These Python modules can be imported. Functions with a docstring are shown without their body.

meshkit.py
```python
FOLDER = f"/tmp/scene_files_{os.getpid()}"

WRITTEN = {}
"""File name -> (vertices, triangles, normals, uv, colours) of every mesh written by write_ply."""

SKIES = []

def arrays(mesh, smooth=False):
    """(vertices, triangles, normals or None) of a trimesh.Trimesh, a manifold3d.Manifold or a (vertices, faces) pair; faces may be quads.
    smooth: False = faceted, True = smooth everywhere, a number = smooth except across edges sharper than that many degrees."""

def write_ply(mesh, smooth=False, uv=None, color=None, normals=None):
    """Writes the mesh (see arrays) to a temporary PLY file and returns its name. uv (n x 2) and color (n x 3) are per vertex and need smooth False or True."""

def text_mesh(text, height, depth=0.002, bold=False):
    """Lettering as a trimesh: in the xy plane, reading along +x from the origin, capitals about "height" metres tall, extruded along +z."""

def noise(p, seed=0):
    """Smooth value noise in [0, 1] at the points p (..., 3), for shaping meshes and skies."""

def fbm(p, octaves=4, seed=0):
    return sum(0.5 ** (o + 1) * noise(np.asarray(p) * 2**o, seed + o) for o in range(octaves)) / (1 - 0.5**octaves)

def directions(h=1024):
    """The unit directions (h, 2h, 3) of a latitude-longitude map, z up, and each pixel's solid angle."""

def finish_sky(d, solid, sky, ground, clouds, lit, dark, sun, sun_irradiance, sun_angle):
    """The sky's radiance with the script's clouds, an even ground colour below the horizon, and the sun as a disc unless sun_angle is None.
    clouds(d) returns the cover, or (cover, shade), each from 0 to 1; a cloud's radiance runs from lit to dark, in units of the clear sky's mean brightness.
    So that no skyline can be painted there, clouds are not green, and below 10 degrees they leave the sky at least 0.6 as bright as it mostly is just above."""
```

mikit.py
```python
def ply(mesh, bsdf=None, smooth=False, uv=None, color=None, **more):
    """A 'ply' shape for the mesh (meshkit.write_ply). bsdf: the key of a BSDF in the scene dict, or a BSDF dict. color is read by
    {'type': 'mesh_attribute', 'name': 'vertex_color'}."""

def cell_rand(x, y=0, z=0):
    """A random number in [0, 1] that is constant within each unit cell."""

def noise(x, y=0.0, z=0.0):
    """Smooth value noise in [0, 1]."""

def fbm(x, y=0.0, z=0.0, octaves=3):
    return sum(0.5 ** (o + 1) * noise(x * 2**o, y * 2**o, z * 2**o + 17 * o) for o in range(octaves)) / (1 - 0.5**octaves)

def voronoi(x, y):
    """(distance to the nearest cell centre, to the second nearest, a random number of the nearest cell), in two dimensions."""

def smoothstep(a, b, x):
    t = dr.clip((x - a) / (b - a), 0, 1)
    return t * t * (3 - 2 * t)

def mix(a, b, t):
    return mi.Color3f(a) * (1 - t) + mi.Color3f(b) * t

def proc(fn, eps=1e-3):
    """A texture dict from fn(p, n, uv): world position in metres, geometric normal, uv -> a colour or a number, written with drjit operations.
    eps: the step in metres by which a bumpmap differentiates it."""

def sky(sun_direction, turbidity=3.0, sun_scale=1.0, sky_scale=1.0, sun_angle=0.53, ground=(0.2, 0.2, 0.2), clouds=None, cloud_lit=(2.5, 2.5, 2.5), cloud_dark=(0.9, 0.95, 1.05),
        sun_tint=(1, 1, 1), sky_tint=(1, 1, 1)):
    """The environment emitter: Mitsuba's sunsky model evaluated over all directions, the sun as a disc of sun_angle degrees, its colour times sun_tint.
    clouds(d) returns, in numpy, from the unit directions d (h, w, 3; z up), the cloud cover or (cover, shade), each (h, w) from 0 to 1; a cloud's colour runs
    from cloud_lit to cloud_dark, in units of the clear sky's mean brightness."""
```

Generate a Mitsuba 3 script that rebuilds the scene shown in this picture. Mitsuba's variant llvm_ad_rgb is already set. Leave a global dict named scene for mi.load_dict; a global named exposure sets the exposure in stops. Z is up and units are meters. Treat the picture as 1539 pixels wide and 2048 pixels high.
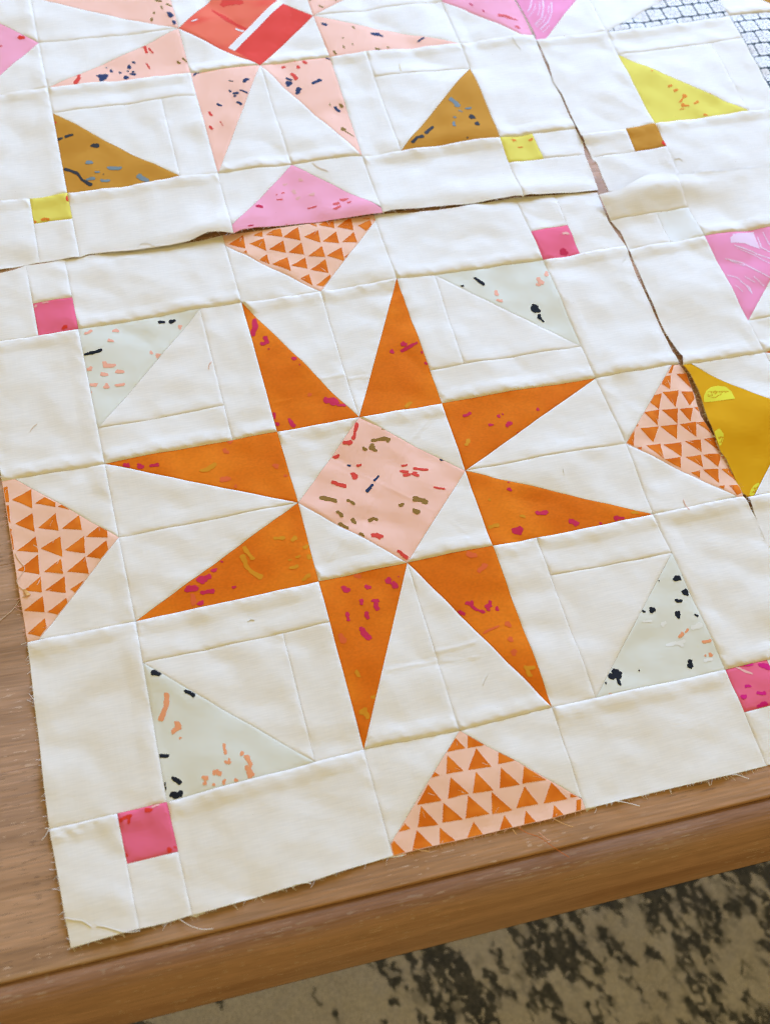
import math
import numpy as np
import shapely
from shapely.geometry import LineString, Point, Polygon
from scipy.spatial import Delaunay
import trimesh
import drjit as dr
import mitsuba as mi
import mikit
from mikit import noise, fbm, cell_rand, smoothstep, mix, proc

T = mi.ScalarTransform4f
scene, labels = {}, {}

# ------------------------------------------------------------------ camera, light, exposure
EYE, FWD, UP = [-0.14878, -0.351248, 0.600324], [0.207225, 0.477345, -0.853932], [0.185316, 0.837922, 0.513366]
scene['camera'] = {'type': 'thinlens', 'to_world': T().look_at(origin=EYE, target=[e + f for e, f in zip(EYE, FWD)], up=UP),
                   'fov': 2 * math.degrees(math.atan(1024 / 2462.405)), 'fov_axis': 'y', 'aperture_radius': 0.0023, 'focus_distance': 0.715,
                   'near_clip': 0.02, 'far_clip': 30.0}
exposure = 0.13
# a window to the far right of the table, cool daylight; the room itself gives back a softer, warmer light from everywhere
def window_pane(centre, look, w, h):
    c, n = np.array(centre, float), np.array(look, float) - np.array(centre, float)
    n /= np.linalg.norm(n)
    a = np.cross([0, 0, 1.0], n); a /= np.linalg.norm(a)
    b = np.cross(n, a)
    return trimesh.Trimesh([c - a * w / 2 - b * h / 2, c + a * w / 2 - b * h / 2, c + a * w / 2 + b * h / 2, c - a * w / 2 + b * h / 2], [[0, 1, 2], [0, 2, 3]], process=False)


scene['window'] = mikit.ply(window_pane((0.85, 1.5, 0.85), (0.05, 0.1, 0.1), 1.2, 1.0), {'type': 'diffuse', 'reflectance': {'type': 'rgb', 'value': 0.6}},
                            emitter={'type': 'area', 'radiance': {'type': 'rgb', 'value': [5.9, 9.3, 16.4]}})
labels['window'] = {'kind': 'structure'}
scene['room_light'] = {'type': 'constant', 'radiance': {'type': 'rgb', 'value': [0.55, 0.435, 0.18]}}

# ------------------------------------------------------------------ measured data
# measured on the table top: seam corners of the four blocks {inch grid: position}, 1/100 mm
CORNERS = [{(8.25,-2):[20739,-5160],(8.25,7):[21000,17470],(-3,6):[-7698,15085],(2,2):[5107,5101],(6,-7):[15158,-17782],(6,2):[15095,4950],(-2,-2):[-5078,-5108],(-8.25,-7):[-20839,-17817],(-6,-6):[-15261,-15301],(-8.25,2):[-20872,5070],(3,6):[7608,15017],(-6,3):[-15154,7450],(8,2):[20240,4900],(0,-2):[30,-5019],(-7,-8.25):[-17550,-21004],(7,-6):[17689,-15228],(-2,0):[-5007,56],(8.25,-7):[20825,-17734],(8.25,2):[20790,4894],(2,-3):[5072,-7612],(6,-3):[14989,-7827],(6,6):[15029,14797],(-7,6):[-17577,14990],(-2,2):[-5071,5133],(-6,-2):[-15101,-5225],(-3,-6):[-7694,-15053],(-6,7):[-15194,17568],(-3,3):[-7717,7586],(0,2):[-111,5015],(-8,-2):[-20139,-5175],(-7,8.25):[-17605,20776],(7,7):[17766,17552],(3,-6):[7614,-15105],(8.25,6):[21072,15091],(-6,0):[-15141,25],(3,3):[7274,7583],(2,-8.25):[4962,-20681],(2,-8):[4979,-20125],(6,-8.25):[15138,-20784],(-2,-3):[-5091,-7669],(-6,-7):[-15176,-17843],(-6,2):[-15143,4963],(-3,-2):[-7616,-5138],(-8,2):[-20155,5057],(6,-6):[15174,-15234],(-7,-6):[-17690,-15300],(7,-7):[17679,-17749],(2,6):[5050,15094],(8.25,-8.25):[20823,-20866],(3,-2):[7706,-5103],(-8.25,6):[-20771,15066],(-2,-8.25):[-5137,-20576],(-2,-8):[-5136,-20001],(2,8.25):[5097,20916],(2,8):[5093,20400],(6,8.25):[15061,20723],(8.25,-6):[20826,-15221],(-6,-3):[-15141,-7751],(-6,6):[-15187,14933],(-3,2):[-7724,5088],(-8.25,8.25):[-20778,20717],(-7,7):[-17589,17563],(-2,6):[-5068,15138],(3,2):[7503,5065],(-8.25,-8.25):[-20719,-21053],(8.25,8.25):[20919,20104],(2,-6):[5131,-15063],(0,6):[4,15025],(2,3):[5093,7596],(6,3):[15078,7533],(-6,-8.25):[-15072,-20965],(-2,8.25):[-5083,20983],(-2,8):[-5081,20062],(-8.25,-6):[-20931,-15298],(-3,-3):[-7665,-7690],(-7,-7):[-17628,-17837],(7,-8.25):[17667,-20821],(3,-3):[7683,-7589],(2,-2):[5052,-5089],(6,-2):[14921,-5138],(-2,-6):[-5130,-14969],(6,7):[15043,17369],(7,6):[17700,14927],(-2,3):[-5070,7594],(-8.25,-2):[-20727,-5169],(8,-2):[20308,-5159],(-8.25,7):[-20774,17577],(0,-6):[-40,-15170],(-6,8.25):[-15202,20820],(2,0):[5044,114],(6,0):[15222,-51],(7,8.25):[17839,20429]},{(8.25,-2):[21774,36589],(8.25,7):[21758,58891],(-3,6):[-6508,56544],(2,2):[5963,46341],(6,-7):[15682,23959],(6,2):[16030,46397],(-2,-2):[-4208,36543],(-8.25,-7):[-19865,24088],(-6,-6):[-14255,26359],(-8.25,2):[-19759,46609],(3,6):[8564,56450],(-6,3):[-14102,49068],(8,2):[21055,46391],(0,-2):[823,36512],(-7,-8.25):[-16737,20853],(7,-6):[18233,26333],(-2,0):[-4186,41239],(8.25,-7):[21332,23776],(8.25,2):[21683,46390],(2,-3):[5947,33970],(6,-3):[15915,33770],(6,6):[16097,56416],(-7,6):[-16542,56625],(-2,2):[-4106,46411],(-6,-2):[-14160,36614],(-3,-6):[-6795,26461],(-6,7):[-14014,59115],(-3,3):[-6586,48984],(0,2):[935,46405],(-8,-2):[-19180,36594],(-7,8.25):[-16496,62273],(7,7):[18622,58909],(3,-6):[8515,26276],(8.25,6):[21742,56388],(-6,0):[-14179,41514],(3,3):[8510,48896],(2,-8.25):[5669,20798],(2,-8):[5672,21180],(6,-8.25):[15550,20460],(-2,-3):[-4221,34287],(-6,-7):[-14255,24178],(-6,2):[-14125,46555],(-3,-2):[-6688,36560],(-8,2):[-19133,46603],(6,-6):[15771,26303],(-7,-6):[-16679,26439],(7,-7):[18278,23875],(2,6):[6052,56461],(8.25,-8.25):[21022,20256],(3,-2):[8704,36586],(-8.25,6):[-19676,56650],(-2,-8.25):[-4410,20687],(-2,-8):[-4396,21266],(2,8.25):[6093,62113],(2,8):[6088,61485],(6,8.25):[16133,62056],(8.25,-6):[21560,26372],(-6,-3):[-14185,33987],(-6,6):[-14034,56604],(-3,2):[-6612,46447],(-8.25,8.25):[-19631,62298],(-7,7):[-16522,59135],(-2,6):[-3997,56524],(3,2):[8486,46355],(-8.25,-8.25):[-19891,20948],(8.25,8.25):[21778,62022],(2,-6):[5717,26266],(0,6):[1026,56490],(2,3):[5986,48894],(6,3):[16047,48902],(-6,-8.25):[-14255,20777],(-2,8.25):[-3950,62178],(-2,8):[-3956,61550],(-8.25,-6):[-19845,26544],(-3,-3):[-6680,34213],(-7,-7):[-16703,24170],(7,-8.25):[18149,20363],(3,-3):[8655,33897],(2,-2):[6026,36622],(6,-2):[15967,36486],(-2,-6):[-4263,26496],(6,7):[16113,58922],(7,6):[18606,56404],(-2,3):[-4079,48959],(-8.25,-2):[-19808,36592],(8,-2):[21016,36576],(-8.25,7):[-19656,59161],(0,-6):[775,26381],(-6,8.25):[-13988,62254],(2,0):[5869,41138],(6,0):[15990,41376],(7,8.25):[18643,62041]},{(8.25,-2):[64165,35884],(8.25,7):[64305,58929],(-3,6):[35475,56519],(2,2):[48243,46249],(6,-7):[58310,23106],(6,2):[58472,46170],(-2,-2):[38099,36254],(-8.25,-7):[21683,23413],(-6,-6):[27501,25752],(-8.25,2):[21966,46313],(3,6):[50848,56450],(-6,3):[27739,48846],(8,2):[63591,46133],(0,-2):[43099,36101],(-7,-8.25):[24932,20006],(7,-6):[60891,25653],(-2,0):[38021,41249],(8.25,-7):[64077,23066],(8.25,2):[64231,46129],(2,-3):[48158,33461],(6,-3):[58387,33365],(6,6):[58529,56405],(-7,6):[25221,56559],(-2,2):[38004,46300],(-6,-2):[27518,35835],(-3,-6):[35100,25824],(-6,7):[27798,59111],(-3,3):[35444,48844],(0,2):[43130,46286],(-8,-2):[22686,36016],(-7,8.25):[25252,62328],(7,7):[61104,58949],(3,-6):[50638,25729],(8.25,6):[64290,56369],(-6,0):[27670,41101],(3,3):[50811,48783],(2,-8.25):[48020,19968],(2,-8):[48026,20610],(6,-8.25):[58286,19899],(-2,-3):[37998,33542],(-6,-7):[27451,23388],(-6,2):[27724,46273],(-3,-2):[35443,36149],(-8,2):[22606,46308],(6,-6):[58329,25671],(-7,-6):[25190,25676],(7,-7):[60873,23088],(2,6):[48287,56465],(8.25,-8.25):[64054,19861],(3,-2):[50738,36003],(-8.25,6):[22017,56574],(-2,-8.25):[37724,20038],(-2,-8):[37722,20685],(2,8.25):[48315,62221],(2,8):[48312,61582],(6,8.25):[58560,62164],(8.25,-6):[64094,25630],(-6,-3):[27514,33296],(-6,6):[27784,56546],(-3,2):[35433,46293],(-8.25,8.25):[22048,62344],(-7,7):[25235,59123],(-2,6):[38038,56511],(3,2):[50800,46229],(-8.25,-8.25):[21764,20055],(8.25,8.25):[64323,62130],(2,-6):[48072,25749],(0,6):[43164,56491],(2,3):[48254,48801],(6,3):[58487,48729],(-6,-8.25):[27379,19969],(-2,8.25):[38067,62270],(-2,8):[38064,61630],(-8.25,-6):[21631,25559],(-3,-3):[35359,33480],(-7,-7):[25063,23398],(7,-8.25):[60850,19882],(3,-3):[50713,33434],(2,-2):[48187,36028],(6,-2):[58407,35928],(-2,-6):[37712,25848],(6,7):[58543,58964],(7,6):[61090,56389],(-2,3):[38013,48845],(-8.25,-2):[21877,36046],(8,-2):[63525,35889],(-8.25,7):[22031,59139],(0,-6):[42921,25790],(-6,8.25):[27815,62316],(2,0):[48222,41145],(6,0):[58441,41051],(7,8.25):[61121,62149]},{(8.25,-2):[61965,-5226],(8.25,7):[61981,17101],(-3,6):[34120,14686],(2,2):[46482,4714],(6,-7):[56370,-17631],(6,2):[56396,4704],(-2,-2):[36525,-5220],(-8.25,-7):[20961,-17631],(-6,-6):[26543,-15150],(-8.25,2):[20860,4616],(3,6):[48968,14635],(-6,3):[26695,7306],(8,2):[61354,4700],(0,-2):[41495,-5218],(-7,-8.25):[24070,-20732],(7,-6):[58854,-15150],(-2,0):[36555,-251],(8.25,-7):[61953,-17633],(8.25,2):[61974,4699],(2,-3):[46456,-7701],(6,-3):[56381,-7704],(6,6):[56402,14626],(-7,6):[24266,14715],(-2,2):[36583,4724],(-6,-2):[26525,-5226],(-3,-6):[34010,-15149],(-6,7):[26648,17430],(-3,3):[34116,7218],(0,2):[41529,4720],(-8,-2):[21428,-5251],(-7,8.25):[24131,19702],(7,7):[58882,17103],(3,-6):[48925,-15148],(8.25,6):[61980,14621],(-6,0):[26595,-274],(3,3):[48963,7193],(2,-8.25):[46436,-20731],(2,-8):[46436,-20110],(6,-8.25):[56367,-20733],(-2,-3):[36518,-7703],(-6,-7):[26548,-17631],(-6,2):[26688,4669],(-3,-2):[34035,-5222],(-8,2):[21404,4621],(6,-6):[56372,-15149],(-7,-6):[24058,-15150],(7,-7):[58851,-17631],(2,6):[46491,14638],(8.25,-8.25):[61951,-20734],(3,-2):[48942,-5219],(-8.25,6):[21127,14690],(-2,-8.25):[36497,-20731],(-2,-8):[36497,-20111],(2,8.25):[46489,20213],(2,8):[46489,19593],(6,8.25):[56403,20204],(8.25,-6):[61955,-15151],(-6,-3):[26529,-7707],(-6,6):[26714,14735],(-3,2):[34115,4710],(-8.25,8.25):[20548,19277],(-7,7):[24212,17374],(-2,6):[36591,14669],(3,2):[48960,4711],(-8.25,-8.25):[20968,-20732],(8.25,8.25):[61981,20200],(2,-6):[46442,-15147],(0,6):[41539,14649],(2,3):[46485,7196],(6,3):[56398,7185],(-6,-8.25):[26554,-20732],(-2,8.25):[36577,20222],(-2,8):[36578,19606],(-8.25,-6):[20955,-15151],(-3,-3):[34022,-7704],(-7,-7):[24063,-17631],(7,-8.25):[58849,-20733],(3,-3):[48937,-7701],(2,-2):[46460,-5218],(6,-2):[56384,-5223],(-2,-6):[36499,-15148],(6,7):[56403,17105],(7,6):[58881,14624],(-2,3):[36585,7214],(-8.25,-2):[21031,-5253],(8,-2):[61345,-5225],(-8.25,7):[20798,17297],(0,-6):[41472,-15147],(-6,8.25):[26585,19993],(2,0):[46472,-252],(6,0):[56390,-259],(7,8.25):[58882,20202]}]
RAW_EDGES = [{'T':[[-19252,20450],[-18321,20533],[-17603,20674],[-16452,20738],[-15202,20820],[-12998,20898],[-9811,20894],[-6600,20767],[-5051,20977],[-2940,20946],[-79,20864],[2317,20930],[5097,20916],[6298,20845],[8172,20576],[9068,20511],[10898,20487],[13079,20575],[15068,20744],[16127,20581],[17839,20532],[19720,20300],[20903,20060]],'B':[[-20719,-21053],[-17548,-21113],[-16376,-21007],[-15076,-20988],[-14002,-20971],[-12895,-20939],[-11702,-20885],[-10157,-20842],[-9268,-20822],[-7341,-20678],[-5140,-20586],[-2993,-20600],[-920,-20644],[1695,-20692],[3282,-20729],[4962,-20681],[7113,-20692],[9604,-20734],[12381,-20810],[15138,-20784]],'L':[[-20910,5079],[-20756,-5191],[-20931,-15298],[-20719,-21053]],'R':[[20903,20060],[20602,17323],[21054,15140],[20827,12634],[20809,10453],[20708,7494],[20757,4900],[20941,4117],[20749,2327],[20412,755],[20581,-421],[20787,-1645],[20838,-2439],[20836,-3666],[20865,-4965],[20988,-5297],[20927,-7197],[20856,-8873],[20781,-13096]]},{'B':[[-19206,20665],[-16735,20934],[-14255,20777],[-13638,20953],[-11273,20620],[-8566,20558],[-7252,20674],[-6050,20963],[-5445,20886],[-4410,20687],[-3802,20922],[-2915,21051],[-51,20985],[2293,20874],[4106,20772],[5669,20798],[6255,20914],[8221,20800],[10925,20626],[13670,20550],[14915,20605],[15550,20460],[16929,20409],[19661,20243],[21022,20256]],'R':[[21622,40419],[21809,38839],[21830,36753],[21842,35842],[21721,33992],[21642,31709],[21645,29417],[21565,26706],[21633,24985],[21395,23716],[21201,21680],[21022,20256]]},{'L':[[21915,40677],[22000,38869],[22045,37611],[22036,36498],[21957,35000],[21859,32962],[21609,31335],[21795,29876],[21709,27953],[21677,25786],[21745,23518],[21911,22784],[21797,21437],[21764,20055]]},{'T':[[20548,19277],[21277,19304],[22459,19457],[23255,19804],[24119,20163],[24858,20335],[25599,20370],[26413,20207],[26585,19993],[28596,20146],[31302,20028],[34186,20157]],'L':[[20548,19277],[20978,17365],[21152,16293],[21149,15241],[21051,14488],[21088,12683],[20941,10330],[20858,7392],[21099,5306],[20860,4616],[21060,3838],[21046,2701],[20896,1380],[20684,365],[20638,-776],[20591,-2023],[20745,-2524],[20758,-3775],[20780,-4941],[20937,-5308],[20874,-7195],[20823,-8841]]}]
BUMPS = [(3,0.2422,0.1912,0.008,0.034,0.0095,0.006),(3,0.2509,0.2053,0.003,0.034,0.009,0.127),(3,0.292,0.2113,0.003,0.04,0.009,-0.055),(1,0.1058,0.2126,0.0026,0.055,0.009,-0.029),(1,-0.0555,0.2144,0.0045,0.013,0.009,-0.067),(1,-0.0347,0.2158,0.0022,0.016,0.008,-0.006),(1,0.0426,0.2127,0.0023,0.018,0.008,-0.006),(1,-0.0983,0.2079,0.002,0.04,0.008,0.018),(1,0.1218,0.271,0.0022,0.024,0.007,0.002),(1,0.1168,0.2976,0.0016,0.01,0.024,0.781),(1,0.1834,0.2055,0.0015,0.025,0.006,-0.085),(1,0.1636,0.308,0.0014,0.018,0.024,-1.585),(3,0.2075,0.0091,0.0032,0.04,0.008,-1.579),(0,0.2015,-0.0011,0.0022,0.035,0.007,-1.579),(3,0.2372,0.0028,0.0022,0.025,0.014,0.1),(0,0.1354,0.1609,0.0013,0.035,0.009,0.107),(0,-0.037,0.1896,0.0007,0.009,0.004,0.13),(0,-0.0415,0.1689,0.0009,0.01,0.004,0.124),(0,0.0421,0.1788,0.0008,0.012,0.004,0.214),(0,0.0419,0.1591,0.0007,0.012,0.004,-0.01),(0,0.0486,0.1351,0.0013,0.008,0.003,0.354),(0,0.0471,0.1241,0.0013,0.01,0.0035,0.35),(0,0.0384,0.0992,0.0011,0.014,0.005,0.159),(0,-0.0363,0.0928,0.0012,0.014,0.006,0.42),(0,-0.0686,0.1616,0.0012,0.045,0.009,0.005),(0,-0.1591,0.1795,0.0016,0.008,0.005,0.026),(2,0.26,0.3192,0.0012,0.02,0.024,-1.595),(0,0.149,-0.1241,0.0012,0.022,0.009,-1.103),(0,0.1482,-0.0818,0.001,0.01,0.022,-1.568),(3,0.2328,0.0978,0.0012,0.024,0.04,-1.58),(0,-0.153,0.158,0.0012,0.009,0.005,0.149),(3,0.199,0.0503,0.0015,0.03,0.008,-0.039),(0,0.0047,-0.2127,0.0013,0.07,0.005,-0.009),(0,-0.1085,-0.2088,0.0014,0.045,0.005,0.039),(0,0.0938,-0.2073,0.0012,0.05,0.005,-0.012),(0,-0.1907,-0.211,0.001,0.02,0.005,-0.009),(0,-0.2088,0.0019,0.0012,0.03,0.005,-1.555),(0,-0.2075,-0.1122,0.001,0.04,0.005,-1.589),(0,-0.2085,-0.1733,0.0011,0.014,0.005,-1.534),(0,-0.0168,0.083,0.0007,0.012,0.004,0.06),(0,0.039,0.0675,0.0006,0.02,0.004,0.767),(0,-0.0405,0.0359,0.0005,0.025,0.005,0.05),(0,0.0801,0.0247,0.0005,0.022,0.005,0.379),(0,0.0261,-0.0956,0.0005,0.02,0.005,-1.15),(0,-0.0463,-0.1029,0.0006,0.012,0.004,0.152)]
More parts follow.
